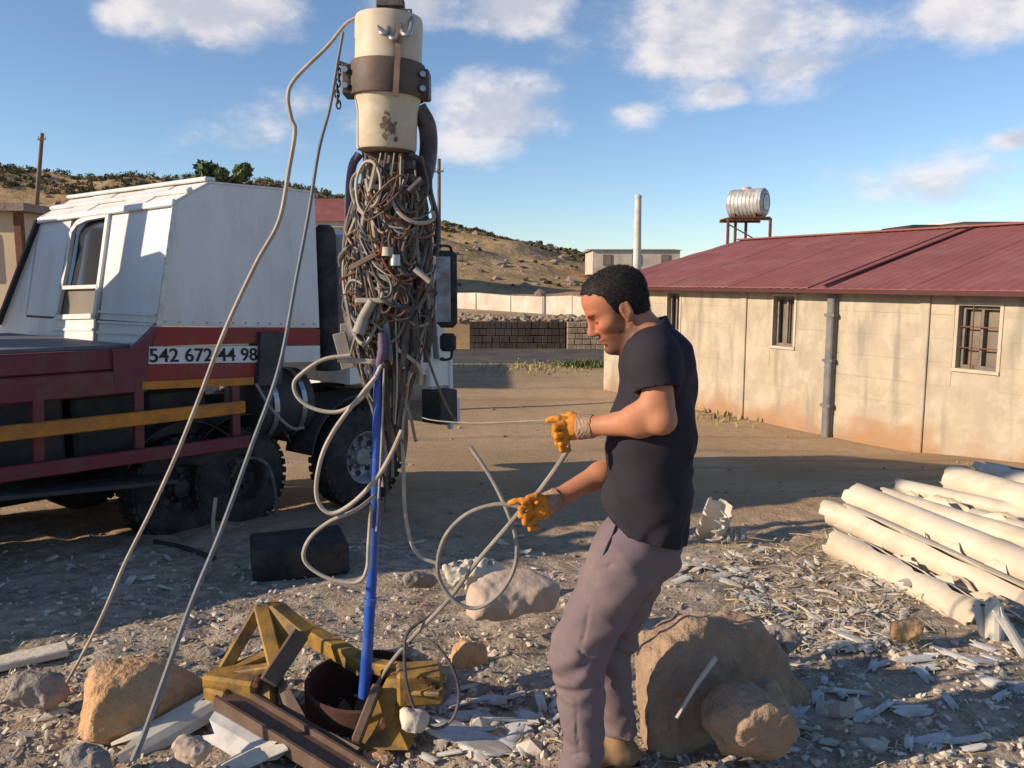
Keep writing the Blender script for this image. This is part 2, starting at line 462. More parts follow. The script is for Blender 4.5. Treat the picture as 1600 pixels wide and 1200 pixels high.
mat('plaster', (0.43, 0.365, 0.27), (0.35, 0.30, 0.23), scale=1.5, rough=0.92, bump=0.5, bscale=22, bdist=0.008, extra=wall_extra, spec=0.15, dirt=(0.49, 0.43, 0.33), dirt_amt=0.7, dscale=2.6)
mat('plaster_trim', (0.5, 0.44, 0.34), (0.42, 0.36, 0.28), scale=4, rough=0.9, bump=0.3, bscale=40, spec=0.15)
mat('roof_red', (0.245, 0.078, 0.07), (0.20, 0.068, 0.062), scale=0.9, rough=0.62, bump=0.15, bscale=30, dirt=(0.3, 0.15, 0.12), dirt_amt=0.4, dscale=1.4, spec=0.3)
mat('roof_edge', (0.075, 0.022, 0.018), (0.06, 0.018, 0.015), scale=3, rough=0.6, bump=0.1)
mat('grey_steel', (0.16, 0.165, 0.175), (0.11, 0.115, 0.125), scale=5, rough=0.55, bump=0.15, dirt=(0.25, 0.19, 0.13), dirt_amt=0.4, dscale=6)
mat('window_dark', (0.21, 0.17, 0.125), (0.15, 0.125, 0.095), scale=3, rough=0.35, bump=0, spec=0.4)
mat('window_frame', (0.2, 0.17, 0.14), (0.13, 0.11, 0.09), scale=9, rough=0.7, bump=0.2)
mat('concrete_pale', (0.62, 0.57, 0.5), (0.5, 0.46, 0.4), scale=3, rough=0.9, bump=0.2, bscale=20)
mat('wood_pole', (0.14, 0.1, 0.07), (0.2, 0.15, 0.11), scale=3, rough=0.9, bump=0.5, bscale=20, stretch=(8, 8, 1))
mat('rust', (0.17, 0.065, 0.035), (0.1, 0.045, 0.03), scale=9, rough=0.85, bump=0.4, bscale=60, dirt=(0.25, 0.12, 0.06), dirt_amt=0.5, dscale=12)
mat('tank_grey', (0.48, 0.5, 0.5), (0.36, 0.38, 0.38), scale=3, rough=0.4, bump=0.1, dirt=(0.3, 0.2, 0.13), dirt_amt=0.6, dscale=3.0, metal=0.2)
mat('cream_wall', (0.6, 0.47, 0.33), (0.5, 0.39, 0.27), scale=0.8, rough=0.9, bump=0.2, bscale=10)
mat('leaf_green', (0.06, 0.1, 0.03), (0.12, 0.15, 0.05), scale=2, rough=0.7, bump=0, spec=0.2)
mat('dry_grass', (0.34, 0.3, 0.13), (0.2, 0.22, 0.07), scale=5, rough=0.8, bump=0, spec=0.1)

# ------------------------------------------------------------------ ground, one sheet to the horizon
def ground_axis(lo, hi, step, far_lo, far_hi):
    a = list(np.arange(lo, hi, step)); s = step; x = hi
    while x < far_hi: a.append(x); s *= 1.22; x += s
    a.append(far_hi); s = step; x = lo; b = []
    while x > far_lo: s *= 1.22; x -= s; b.append(max(x, far_lo))
    return np.array(sorted(set(b))+a)
gx = ground_axis(-4.2, 4.8, 0.03, -900, 900); gy = ground_axis(2.0, 8.4, 0.03, -60, 1500)
GX, GY = np.meshgrid(gx, gy, indexing='ij'); GZ = zg(GX, GY)
nx_, ny_ = GX.shape
ii = (np.arange(nx_-1)[:, None]*ny_+np.arange(ny_-1)[None, :]).ravel()
gf = np.stack([ii, ii+ny_, ii+ny_+1, ii+1], 1)
tag(obj('ground', np.stack([GX, GY, GZ], 2).reshape(-1, 3), gf.tolist(), 'ground', None, True), kind='structure')

# ------------------------------------------------------------------ hill behind the yard, its skyline read off the photograph
sk = np.array([[-1500, 250], [-700, 258], [0, 270], [130, 277], [330, 288], [430, 293], [540, 310], [640, 335], [700, 348], [760, 362], [850, 382], [930, 397], [1000, 408], [1100, 424], [1250, 440], [1700, 450]], float)
hx = np.linspace(-230, 90, 260); hy = np.concatenate([np.linspace(47, 110, 90), np.linspace(114, 260, 24)])
HX, HY = np.meshgrid(hx, hy, indexing='ij')
RY = 110.0
def hill_z(X, Y):
    px = 800+F*X/np.maximum(Y, 20)*0.985
    el = (437-np.interp(px, sk[:, 0], sk[:, 1]))/F
    crest = 1.7+el*RY+0.9
    t = np.clip((Y-47)/(RY-47), 0, 1)
    prof = 0.30*t+0.70*t**1.6
    z = -0.9+prof*crest*1.0
    z = np.where(Y > RY, -0.9+crest-(Y-RY)*0.03*np.sign(crest), z)
    rough = 0.9*fbm(X*0.06, Y*0.06, 0*X, 21, 4)+0.22*fbm(X*0.4, Y*0.4, 0*X, 22, 3)
    return z+rough*np.clip(t*1.3, 0, 1)*np.clip(crest/6, 0.05, 1)-0.4*(t <= 0)
HZ = hill_z(HX, HY); a_, b_ = HX.shape
ii = (np.arange(a_-1)[:, None]*b_+np.arange(b_-1)[None, :]).ravel()
tag(obj('hill', np.stack([HX, HY, HZ], 2).reshape(-1, 3), np.stack([ii, ii+b_, ii+b_+1, ii+1], 1).tolist(), 'hill', None, True), kind='structure')

rng = np.random.default_rng(7)
ICO_V = None
def ico():
    bm = bmesh.new(); bmesh.ops.create_icosphere(bm, subdivisions=1, radius=1.0)
    bm.verts.index_update(); v = np.array([q.co[:] for q in bm.verts]); f = np.array([[q.index for q in fc.verts] for fc in bm.faces]); bm.free(); return v, f
IV, IF = ico()
def scatter_lumps(name, pts, sizes, matname, flat=0.7, jit=0.35, seed=1):
    r = np.random.default_rng(seed); n = len(pts); k = len(IV)
    ang = r.uniform(0, 2*np.pi, n)
    sc = np.stack([r.uniform(0.7, 1.3, n), r.uniform(0.7, 1.3, n), r.uniform(0.45, 1.0, n)*flat*1.3], 1)*np.array(sizes)[:, None]
    V = IV[None]*(1+r.uniform(-jit, jit, (n, k, 1)))*sc[:, None, :]
    c, s = np.cos(ang)[:, None], np.sin(ang)[:, None]
    X = V[..., 0]*c-V[..., 1]*s; Y = V[..., 0]*s+V[..., 1]*c
    W = np.stack([X, Y, V[..., 2]], 2)+np.array(pts)[:, None, :]
    Fc = (IF[None]+(np.arange(n)*k)[:, None, None]).reshape(-1, 3)
    return obj(name, W.reshape(-1, 3), Fc.tolist(), matname)
# leafy lumps for scrub: many small crossed leaf faces
def leaf_cloud(centres, radii, n_per, leaf, seed, squash=0.7):
    r = np.random.default_rng(seed); V = []
    for c, rad in zip(centres, radii):
        m = n_per
        d = r.normal(size=(m, 3)); d /= np.linalg.norm(d, axis=1)[:, None]
        q = np.array(c)+d*(rad*r.uniform(0.25, 1.0, m)**0.6)[:, None]*np.array([1, 1, squash])
        a = r.normal(size=(m, 3)); a /= np.linalg.norm(a, axis=1)[:, None]; b = np.cross(a, d); b /= np.linalg.norm(b, axis=1)[:, None]+1e-9
        s = leaf*r.uniform(0.5, 1.3, m)[:, None]
        V.append(np.stack([q-a*s, q+b*s*0.6, q+a*s, q-b*s*0.6], 1))
    V = np.concatenate(V).reshape(-1, 3); n = len(V)//4
    return V, np.arange(n*4).reshape(n, 4)
# scrub on the slopes, thicker along the skyline
cs, rs = [], []
for i in range(1000):
    px = rng.uniform(-80, 1010); Y = RY+rng.uniform(-8, 2) if i % 3 else rng.uniform(52, 105)
    X = (px-800)/F*Y; z = float(hill_z(np.array([X]), np.array([Y]))[0])
    if z < -0.3: continue
    if Y < 100 and rng.random() < 0.55: continue
    r_ = rng.uniform(0.22, 0.75)*(1.2 if Y > 100 else 0.7)
    if 560 > px > 130 and Y > 100 and rng.random() < 0.25: r_ *= 1.3
    if px > 600: r_ *= 0.6
    cs.append((X, Y, z+r_*0.25)); rs.append(r_)
V_, F_ = leaf_cloud(cs, rs, 70, 0.16, 3)
tag(obj('scrub', V_, F_.tolist(), 'scrub'), 'dark low scrub scattered over the slope of the hill', 'scrub', kind='stuff')
pts, sz = [], []
for i in range(900):
    px = rng.uniform(-60, 960); Y = rng.uniform(50, 112); X = (px-800)/F*Y; z = float(hill_z(np.array([X]), np.array([Y]))[0])
    pts.append((X, Y, z)); sz.append(0.08+0.5*rng.random()**3)
tag(scatter_lumps('hill_rocks', pts, sz, 'rock_far', seed=5), 'pale rocks strewn over the slope of the hill', 'rocks', kind='stuff')

UPZ = Vector((0, 0, 1))
# ------------------------------------------------------------------ road, embankment wall and low buildings across the yard
def gslab(name, pts, z, matname, thick=0.0):
    mb = MB(); mb.prism([Vector((x, y, z)) for x, y in pts], (0, 0, -0.3)); return mb.build(name, matname)
tag(gslab('road', [(-60, 25.5), (3.6, 25.5), (3.6, 30.6), (-60, 30.6)], -0.875, 'asphalt'), kind='structure')

def stone_wall(name, label, a, b, z0, z1, t, cols, rows, matname, base_mat, seed, cat='wall'):
    r = random.Random(seed); a = Vector(a); b = Vector(b); d = (b-a); L_ = d.length; d.normalize(); n = Vector((d.y, -d.x, 0))
    if n.y > 0: n = -n
    root = thing(name, label, cat, ((a.x+b.x)/2, (a.y+b.y)/2, z0))
    mb = MB(); mb.box((a+b)/2+Vector((0, 0, (z0+z1)/2))-n*t*0.25, d*L_/2, n*t*0.25, Vector((0, 0, (z1-z0)/2-0.01))); mb.build('core', base_mat, root)
    hh = (z1-z0)/rows
    for j in range(rows):
        x = 0.0
        while x < L_-0.02:
            w = min(L_/cols*r.uniform(0.6, 1.4), L_-x)
            c = a+d*(x+w/2)+Vector((0, 0, z0+hh*(j+0.5)))+n*(t*0.12+r.uniform(-0.008, 0.012))
            m2 = MB(); m2.box(c, d*(w/2-0.006), n*t*0.18, Vector((0, 0, hh/2-0.005+r.uniform(-0.012, 0.002))), bev=min(0.015, hh*0.1)); m2.build('stone', matname, root)
            x += w
    return root
p0 = at(733, 536, 30.8); p1 = at(884, 536, 30.8); zt = at(800, 503, 30.8).z
stone_wall('retaining_wall', 'long stone retaining wall painted in shade tone below the whitewashed wall across the road', (p0.x, 31.2, 0), (p1.x, 31.2, 0), -0.95, zt, 0.7, 14, 4, 'shaded_wall_dark_roof', 'shaded_wall_dark_roof', 3)
p2 = at(886, 536, 30.8); p3 = at(948, 536, 30.8)
stone_wall('stone_wall', 'short lit rubble stone wall beside the dark retaining wall', (p2.x, 30.9, 0), (p3.x, 30.9, 0), -0.95, at(900, 503, 30.8).z, 0.6, 6, 5, 'rubble', 'rubble', 4)
# whitewashed wall on the bank, in bays
def white_wall():
    xs = [686, 742, 796, 846, 892, 932, 965]; Ys = [45, 42.4, 40, 37.7, 35.6, 33.7, 32.2]
    root = thing('whitewashed_wall', 'long weathered whitewashed wall at the foot of the hill', 'wall', (at(800, 500, 39).x, 39, -0.9))
    r = random.Random(2); P = [Vector((at(x, 480, Y).x, Y, 0)) for x, Y in zip(xs, Ys)]; d = (P[-1]-P[0]).normalized(); n = Vector((d.y, -d.x, 0)); zt_ = [0.98+r.uniform(-0.06, 0.06) for _ in xs]
    for i in range(len(xs)-1):
        a, b = P[i], P[i+1]-d*0.03; zb = -1.0; m_ = (a+b)/2
        MB().prism([a+UPZ*zb, b+UPZ*zb, b+UPZ*(zt_[i+1]), m_+UPZ*((zt_[i]+zt_[i+1])/2+r.uniform(-0.07, 0.05)), a+UPZ*zt_[i]], -n*0.3).build('wall_bay', 'whitewash', root)
        MB().box(P[i+1]+UPZ*((zt_[i+1]+zb)/2)-n*0.1, d*0.16, n*0.16, UPZ*((zt_[i+1]-zb)/2), 0.03).build('pier', 'whitewash', root)
    return root
white_wall()
# rubble strip along the top of the retaining wall
pts, sz = [], []
for i in range(420):
    px = rng.uniform(715, 950); p = at(px, 500, 32.2); pts.append((p.x, rng.uniform(31.4, 34.5), zt+rng.uniform(-0.03, 0.06))); sz.append(0.05+0.16*rng.random()**2)
mb = MB(); mb.prism([(p0.x-1.0, 31.5, zt-0.02), (p3.x+1.5, 31.5, zt-0.02), (5.5, 33.5, zt-0.02), (-2.5, 48.5, zt+0.1), (-7.5, 48.5, zt+0.1)], (0, 0, -2.5)); tag(mb.build('bank', 'ground'), kind='structure')
tag(scatter_lumps('bank_rubble', pts, sz, 'rubble', seed=8), 'broken stones heaped along the top of the bank', 'rubble', kind='stuff')

# pale concrete pole and the far houses
def far_house(name, label, px0, px1, ytop, ybot, Y, depth, wallm, roofm, nwin, group=None, slope=0.35):
    a = at(px0, ybot, Y); b = at(px1, ybot, Y); zt = at(px0, ytop, Y).z; zb = -0.95 if Y < 34 else min(a.z, b.z)-0.5
    root = thing(name, label, 'house', ((a.x+b.x)/2, Y, zb), group)
    w = b.x-a.x
    MB().box(((a.x+b.x)/2, Y+depth/2, (zb+zt)/2), (w/2, 0, 0), (0, depth/2, 0), (0, 0, (zt-zb)/2)).build('wall', wallm, root)
    mb = MB(); o = 0.25
    mb.prism([(a.x-o, Y-o, zt), (a.x-o, Y+depth+o, zt), (a.x-o, Y+depth/2, zt+slope)], (w+2*o, 0, 0)); mb.build('roof', roofm, root)
    for i in range(nwin):
        x = a.x+w*(i+0.5)/nwin; h = (zt-zb)
        zc = zt-0.9 if zt-zb > 2 else zt-h*0.5
        fr = MB().box((x, Y-0.02, zc), (0.42, 0, 0), (0, 0.05, 0), (0, 0, 0.5), 0.01).build('window', 'window_frame', root)
        MB().box((x, Y-0.06, zc), (0.34, 0, 0), (0, 0.025, 0), (0, 0, 0.42)).build('pane', 'window_dark', fr)
    return root
far_house('far_house', 'long pale house far behind the white pole', 926, 1062, 391, 420, 78, 8, 'whitewash', 'rock_far', 3, slope=0.25)
far_house('red_roofed_house', 'low house with a red roof behind the white sheet metal box', 478, 575, 346, 420, 60, 6, 'whitewash', 'roof_red', 3, slope=1.9)
a = at(995, 430, 40); zt_ = at(995, 305, 40).z
root = thing('concrete_pole', 'slender tapering white pole rising behind the red roof', 'pole', (a.x, 40, -0.9))
MB().lathe((a.x, 40, -0.9), (0, 0, 1), [(0.0, 0), (0.24, 0), (0.15, zt_+0.9), (0.0, zt_+0.95)], 14).build('shaft', 'concrete_pale', root, True)
MB().lathe((a.x, 40, zt_-0.12), (0, 0, 1), [(0.0, 0), (0.17, 0), (0.17, 0.08), (0.0, 0.08)], 12).build('cap_ring', 'concrete_pale', root, True)
def utility_pole(label, px, ytop, ybot, Y, lean, r, arms):
    b = at(px, ybot, Y); t = at(px+lean, ytop, Y); zb = b.z-1.5
    root = thing('utility_pole', label, 'pole', (b.x, Y, zb), 'wooden utility poles')
    MB().cyl((b.x, Y, zb), t, r, r*0.75, 10).build('shaft', 'wood_pole', root, True)
    for k, (dz, w) in enumerate(arms):
        c = t+Vector((0, 0, -dz))
        MB().bar(c+Vector((-w, -r*0.8, 0)), c+Vector((w, -r*0.8, 0.02)), 0.07, 0.07).build('crossarm', 'wood_pole', root)
        for s in (-1, 1):
            MB().lathe(c+Vector((s*w*0.85, -r*0.8, 0.03)), (0, 0, 1), [(0, 0), (0.045, 0), (0.02, 0.05), (0.045, 0.08), (0.02, 0.14), (0, 0.15)], 8).build('insulator', 'concrete_pale', root)
utility_pole('weathered wooden pole standing on the hillside behind the truck', 52, 208, 300, 46, 14, 0.13, [(0.35, 0.22)])
utility_pole('thin pole rising behind the hanging tangle of cables', 685, 248, 470, 36, 1, 0.1, [(0.55, 0.2)])

# lit house at the left edge of the picture
a = at(-260, 470, 17); b = at(38, 470, 17); z1 = at(38, 331, 17).z
root = thing('cream_house', 'sunlit cream house with a rusty corner strip behind the truck', 'house', ((a.x+b.x)/2, 17, -0.9))
MB().box(((a.x+b.x)/2, 19.5, (z1-0.95)/2), ((b.x-a.x)/2, 0, 0), (0, 2.5, 0), (0, 0, (z1+0.95)/2)).build('wall', 'cream_wall', root)
MB().box((b.x+0.02, 16.98, (z1-0.95)/2), (0.07, 0, 0), (0, 0.07, 0), (0, 0, (z1+0.95)/2-0.02)).build('corner_strip', 'rust', root)
MB().prism([(a.x-0.2, 16.7, z1), (a.x-0.2, 22.3, z1), (a.x-0.2, 22.3, z1+0.12), (a.x-0.2, 16.7, z1+0.16)], (b.x-a.x+0.5, 0, 0)).build('roof', 'rock_far', root)
for px, py in ((-40, 400), (-150, 400)):
    c = at(px, py, 16.97); w = MB().box(c, (0.4, 0, 0), (0, 0.03, 0), (0, 0, 0.5), 0.01).build('window', 'window_frame', root); MB().box(c+Vector((0, -0.03, 0)), (0.34, 0, 0), (0, 0.02, 0), (0, 0, 0.44)).build('pane', 'window_dark', w)

# small tree whose top shows above the sheet metal box
def small_tree(label, px, py, Y, rw, n, seed):
    r = np.random.default_rng(seed); c = at(px, py, Y); zb = -0.9
    root = thing('small_tree', label, 'tree', (c.x, Y, zb))
    mb = MB(); mb.tube([(c.x, Y, zb), (c.x+0.05, Y, (zb+c.z)/2), (c.x, Y, c.z-rw*0.2)], lambda t: 0.11-0.05*t, 8)
    cc, rr = [], []
    for i in range(n):
        q = c+Vector((r.uniform(-1, 1)*rw, r.uniform(-0.6, 0.6)*rw, r.uniform(-0.75, 0.5)*rw*0.75))
        mb.tube([(c.x, Y, c.z-rw*0.6), c.lerp(q, 0.5)+Vector((0, 0, -0.05)), q], lambda t: 0.035-0.025*t, 5, 3); cc.append(tuple(q)); rr.append(rw*r.uniform(0.16, 0.34))
    mb.build('trunk', 'wood_pole', root, True)
    V, Fc = leaf_cloud(cc, rr, 130, 0.07, seed, 0.9); obj('crown', V, Fc.tolist(), 'leaf_green', root)
small_tree('small green tree showing above the sheet metal box of the truck', 336, 284, 15, 0.62, 22, 4)

# weeds by the house corner
def weeds(name, label, px, py, w, n, h, seed, matn):
    r = np.random.default_rng(seed); c = gh(px, py); V = []; Fc = []
    for i in range(n):
        x = c.x+r.normal()*w; y = c.y+r.normal()*w*0.7; z = gz(x, y)-0.01; a = r.uniform(0, 6.28); hh = h*r.uniform(0.4, 1.2); b = 0.012*r.uniform(0.7, 2.2); ln = hh*r.uniform(0.1, 0.7)
        d = np.array([math.cos(a), math.sin(a)]); e = np.array([-d[1], d[0]])*b; k = len(V)
        V += [(x-e[0], y-e[1], z), (x+e[0], y+e[1], z), (x+d[0]*ln*0.4+e[0], y+d[1]*ln*0.4+e[1], z+hh*0.6), (x+d[0]*ln*0.4-e[0], y+d[1]*ln*0.4-e[1], z+hh*0.6), (x+d[0]*ln, y+d[1]*ln, z+hh)]
        Fc += [(k, k+1, k+2, k+3), (k+3, k+2, k+4)]
    return tag(obj(name, V, Fc, matn), label, 'weeds', kind='stuff')
weeds('weeds', 'green weeds growing at the far corner of the concrete building', 915, 572, 0.42, 420, 0.2, 4, 'leaf_green')
weeds('dry_weeds', 'dry yellow weeds along the far edge of the yard', 850, 574, 1.3, 420, 0.1, 5, 'dry_grass')
weeds('wall_weeds', 'sparse weeds along the foot of the concrete building', 1165, 652, 0.6, 120, 0.12, 6, 'dry_grass')
# ------------------------------------------------------------------ concrete building with the red roof
BD = Vector((-0.477, 0.879, 0)).normalized()      # along the wall, away from the camera
BN = Vector((-0.879, -0.477, 0)).normalized()     # out of the wall, towards the yard
B0 = gh(1294, 681); B0.z = 0
def wp(x, y, off=0.0):
    d = pix_dir(x, y); o = Vector((0, 0, CAMZ)); q = B0+BN*off
    t = (q-o).dot(BN)/d.dot(BN); return o+d*t
def ws(x, y=560): return (wp(x, y)-B0).dot(BD)
EAVE = wp(1294, 446).z; GB = -1.05; WT = 0.22
bl = thing('concrete_building', 'low cement plastered building with red metal roof and barred windows', 'building', (B0.x, B0.y, -0.9))
S_FAR = ws(944); S_NEAR = ws(1720)
def wpt(s, z, off=0.0): return Vector((B0.x+BD.x*s+BN.x*off, B0.y+BD.y*s+BN.y*off, z))
def wbox(mb, s0, s1, z0, z1, o0, o1, bev=0.0):
    c = wpt((s0+s1)/2, (z0+z1)/2, (o0+o1)/2); return mb.box(c, BD*abs(s1-s0)/2, BN*abs(o1-o0)/2, Vector((0, 0, abs(z1-z0)/2)), bev)
wins = [(1041, 1060, 458, 518), (1206, 1238, 463, 541), (1494, 1558, 478, 578)]
W = []
for x0, x1, y0, y1 in wins:
    xc = (x0+x1)/2; W.append((ws(x1), ws(x0), wp(xc, y1).z, wp(xc, y0).z))
edges = [S_FAR, ws(1160), ws(1300), ws(1442), S_NEAR]
for i in range(4):
    s1, s0 = edges[i], edges[i+1]                  # s0 nearer
    hole = [w for w in W if w[0] > s0 and w[1] < s1]
    mb = MB(); zt2 = EAVE+0.02; cur = s0
    for w in sorted(hole):
        wbox(mb, cur, w[0], GB, zt2, -WT, 0); wbox(mb, w[0], w[1], GB, w[2], -WT, 0); wbox(mb, w[0], w[1], w[3], zt2, -WT, 0); cur = w[1]
    wbox(mb, cur, s1, GB, zt2, -WT, 0)
    mb.build('wall_panel', 'plaster', bl)
    # the cast courses of the panel stand a few millimetres proud of each other
    if i > 0:
        wd = 0.16
        pl = MB(); wbox(pl, s1-wd/2, s1+wd/2, GB, EAVE, 0, 0.035, 0.01); pl.build('pilaster', 'plaster', bl)
    nrow = 7
    for r_ in range(nrow):
        z0 = -0.86+(EAVE+0.8)*r_/nrow; z1 = -0.86+(EAVE+0.8)*(r_+1)/nrow-0.012; cur = s0+(0.09 if i < 3 else 0.0)
        rr = random.Random(i*10+r_); segs = []
        for w in sorted(hole):
            if z1 > w[2]-0.03 and z0 < w[3]+0.03: segs.append((cur, w[0]-0.06)); cur = w[1]+0.06
        segs.append((cur, s1-(0.09 if i > 0 else 0)))
        for p, q in segs:
            if q-p > 0.05: wbox(MB(), p, q, z0, z1, -0.01, rr.uniform(0.002, 0.009)).build('course', 'plaster', bl)
for (s0, s1, z0, z1) in W:
    near = s1-s0 > 0.3
    wi = wbox(MB(), s0, s1, z0, z1, -WT+0.05, -WT+0.02).build('window', 'window_dark', bl)
    fr = MB(); t = 0.05
    wbox(fr, s0, s0+t, z0, z1, -0.13, -0.08); wbox(fr, s1-t, s1, z0, z1, -0.13, -0.08); wbox(fr, s0+t, s1-t, z0, z0+t, -0.13, -0.08); wbox(fr, s0+t, s1-t, z1-t, z1, -0.13, -0.08); fr.build('frame', 'window_frame', wi)
    sm = (s0+s1)/2
    wbox(MB(), sm-0.02, sm+0.02, z0+t, z1-t, -0.125, -0.085).build('mullion', 'window_frame', wi)
    for k in (range(1, 3) if z1-z0 > 0.95*(W[2][3]-W[2][2]) and s0 == W[2][0] else ()):
        zz = z0+(z1-z0)*k/3; wbox(MB(), s0, s1, zz-0.008, zz+0.008, -0.05, -0.034).build('bar', 'rust', wi)
    for k in (range(2, 3) if s0 == W[2][0] else ()):
        ss = s0+(s1-s0)*k/3; wbox(MB(), ss-0.007, ss+0.007, z0, z1, -0.034, -0.02).build('bar', 'rust', wi)
    wbox(MB(), s0-0.05, s1+0.05, z0-0.05, z0-0.002, -0.1, 0.03, 0.006).build('sill', 'plaster_trim', wi)
    for (a, b, c, d) in ((s1+0.001, s1+0.05, z0, z1), (s0-0.05, s0-0.001, z0, z1), (s0-0.05, s1+0.05, z1+0.001, z1+0.05)):
        wbox(MB(), a, b, c, d, -0.005, 0.016, 0.004).build('surround', 'plaster_trim', wi)
# downpipe
sd = ws(1301); dp = MB(); wbox(dp, sd-0.07, sd+0.07, GB, EAVE, 0.036, 0.13, 0.02); dpo = dp.build('downpipe', 'grey_steel', bl)
for z in (-0.4, 0.35, 1.1): wbox(MB(), sd-0.1, sd+0.1, z, z+0.05, 0.03, 0.14, 0.004).build('bracket', 'grey_steel', dpo)
# end walls and rear wall
HALF = 3.6
wbox(MB(), S_FAR-0.2, S_FAR-0.002, GB, EAVE, -2*HALF, -WT-0.002).build('end_wall', 'plaster', bl)
wbox(MB(), S_NEAR+0.002, S_NEAR+0.2, GB, EAVE, -2*HALF, -WT-0.002).build('end_wall', 'plaster', bl)
wbox(MB(), S_NEAR, S_FAR, GB, EAVE, -2*HALF-0.2, -2*HALF-0.002).build('rear_wall', 'plaster', bl)
# roof: sheets laid side by side, ribbed
RZ = wp(1600, 351, -HALF).z
HIP = max(0.6, S_FAR-(wp(1085, 388, -HALF)-B0).dot(BD))
def roof_sheet(s0, s1, dz, front=True):
    nrib = 5; V = []; Fc = []; o_e = 0.32 if front else -2*HALF-0.32
    n = nrib*4+1
    for j in range(n):
        s = s0+(s1-s0)*j/(n-1); k = j % 4; rib = 0.009 if k in (1, 2) else 0.0
        sh = s
        top = RZ; off_t = -HALF
        if s > S_FAR-HIP:                                       # hipped far end
            f = min((s-(S_FAR-HIP))/(HIP+0.32), 1.0); top = RZ+(EAVE-0.06-RZ)*f; off_t = -HALF+(HALF+0.32)*f if front else -HALF-(HALF+0.32)*f
        V += [wpt(sh, EAVE-0.05+dz+rib, o_e), wpt(sh, top+dz+rib, off_t)]
    for j in range(n-1): Fc.append((2*j, 2*j+2, 2*j+3, 2*j+1))
    nv = len(V); V += [p-Vector((0, 0, 0.02)) for p in V]
    Fc += [tuple(i+nv for i in q[::-1]) for q in Fc[:n-1]]
    for j in range(n-1): Fc.append((2*j, 2*j+nv, 2*j+2+nv, 2*j+2))
    obj('roof_sheet', V, Fc, 'roof_red', bl)
s = S_NEAR-0.3; i = 0
seam = ws(1301)
while s < S_FAR+0.3:
    e = min(s+0.92, S_FAR+0.32); dz = (0.0 if s < seam else 0.012)+0.004*(i % 2); roof_sheet(s, e+0.01, dz, True); roof_sheet(s, e+0.01, dz, False); s = e if e < S_FAR+0.31 else 99; i += 1
# hipped end
tri = [wpt(S_FAR+0.32, EAVE-0.07, 0.32), wpt(S_FAR+0.32, EAVE-0.07, -2*HALF-0.32), wpt(S_FAR-HIP, RZ-0.01, -HALF)]
MB().prism(tri, (0, 0, -0.02)).build('hip_sheet', 'roof_red', bl)
wbox(MB(), S_NEAR-0.3, S_FAR+0.34, EAVE-0.13, EAVE-0.055, 0.27, 0.335, 0.008).build('fascia', 'roof_edge', bl)
mb = MB(); mb.bar(wpt(S_NEAR-0.3, RZ+0.025, -HALF), wpt(S_FAR-HIP, RZ+0.03, -HALF), 0.26, 0.04, bev=0.012); mb.build('ridge_cap', 'roof_red', bl)
mb = MB(); mb.bar(wpt(seam-0.02, EAVE+0.0, 0.3), wpt(seam-0.02, RZ+0.02, -HALF), 0.05, 0.03, up=(0, 0, 1)); mb.build('seam_strip', 'roof_edge', bl)
# dark sheds whose roofs peep over the ridge
def shed_roof(label, px0, px1, ytop, ybase, Y, matn):
    a = at(px0, ybase, Y); b = at(px1, ybase, Y); zt = at(px0, ytop, Y).z; m_ = (a+b)/2
    root = thing('shed', label, 'shed', (m_.x, Y, -0.9))
    MB().box((m_.x, Y+1.0, (a.z-0.95)/2), ((b.x-a.x)*0.4, 0, 0), (0, 0.9, 0), (0, 0, (a.z+0.95)/2)).build('wall', 'whitewash', root)
    MB().prism([(a.x, Y, a.z), (a.x+(b.x-a.x)*0.3, Y, zt), (a.x+(b.x-a.x)*0.75, Y, zt), (b.x, Y, a.z+0.05), (b.x, Y, a.z-0.02), (a.x, Y, a.z-0.06)], (0, 2.2, 0)).build('roof', matn, root)
shed_roof('dark shed roof peeping over the red ridge on the right', 1398, 1490, 351, 367, 27, 'shaded_wall_dark_roof')
shed_roof('small dark shed roof just right of the water tanks', 1196, 1250, 369, 380, 30, 'rust')
far_house('white_house', 'white house top showing over the ridge at the right edge', 1508, 1760, 347, 372, 34, 5, 'whitewash', 'concrete_pale', 0, slope=0.1)

# water tanks on a steel stand
Yt = 29.0
def tk(x, y, dy=0): return at(x, y, Yt+dy)
zp = tk(1170, 341).z
st = thing('tank_stand', 'tall rusty steel stand carrying a water tank behind the roof', 'stand', (tk(1170, 400).x, Yt, -0.9))
x0, x1 = tk(1138, 341).x, tk(1204, 341).x
for x, dy in ((x0, 0), (x1, 0), (tk(1164, 341).x, 1.2), (tk(1181, 341).x, 1.2)):
    MB().box((x, Yt+dy, (zp-0.9)/2), (0.045, 0, 0), (0, 0.045, 0), (0, 0, (zp+0.9)/2), 0.008).build('leg', 'rust', st)
MB().bar((x0, Yt, zp-0.03), (x1, Yt, zp-0.03), 0.08, 0.08).build('rail', 'rust', st)
MB().bar((x0, Yt+1.2, zp-0.035), (x1, Yt+1.2, zp-0.035), 0.08, 0.08).build('rail', 'rust', st)
MB().bar((x0, Yt, zp-0.2), (x1, Yt, zp-1.0), 0.04, 0.04).build('brace', 'rust', st)
for k in range(6):
    x = x0+(x1-x0)*(k+0.5)/6; MB().box((x, Yt+0.6, zp+0.03), (0.1, 0, 0), (0, 0.68, 0), (0, 0, 0.02)).build('plank', 'rust', st)
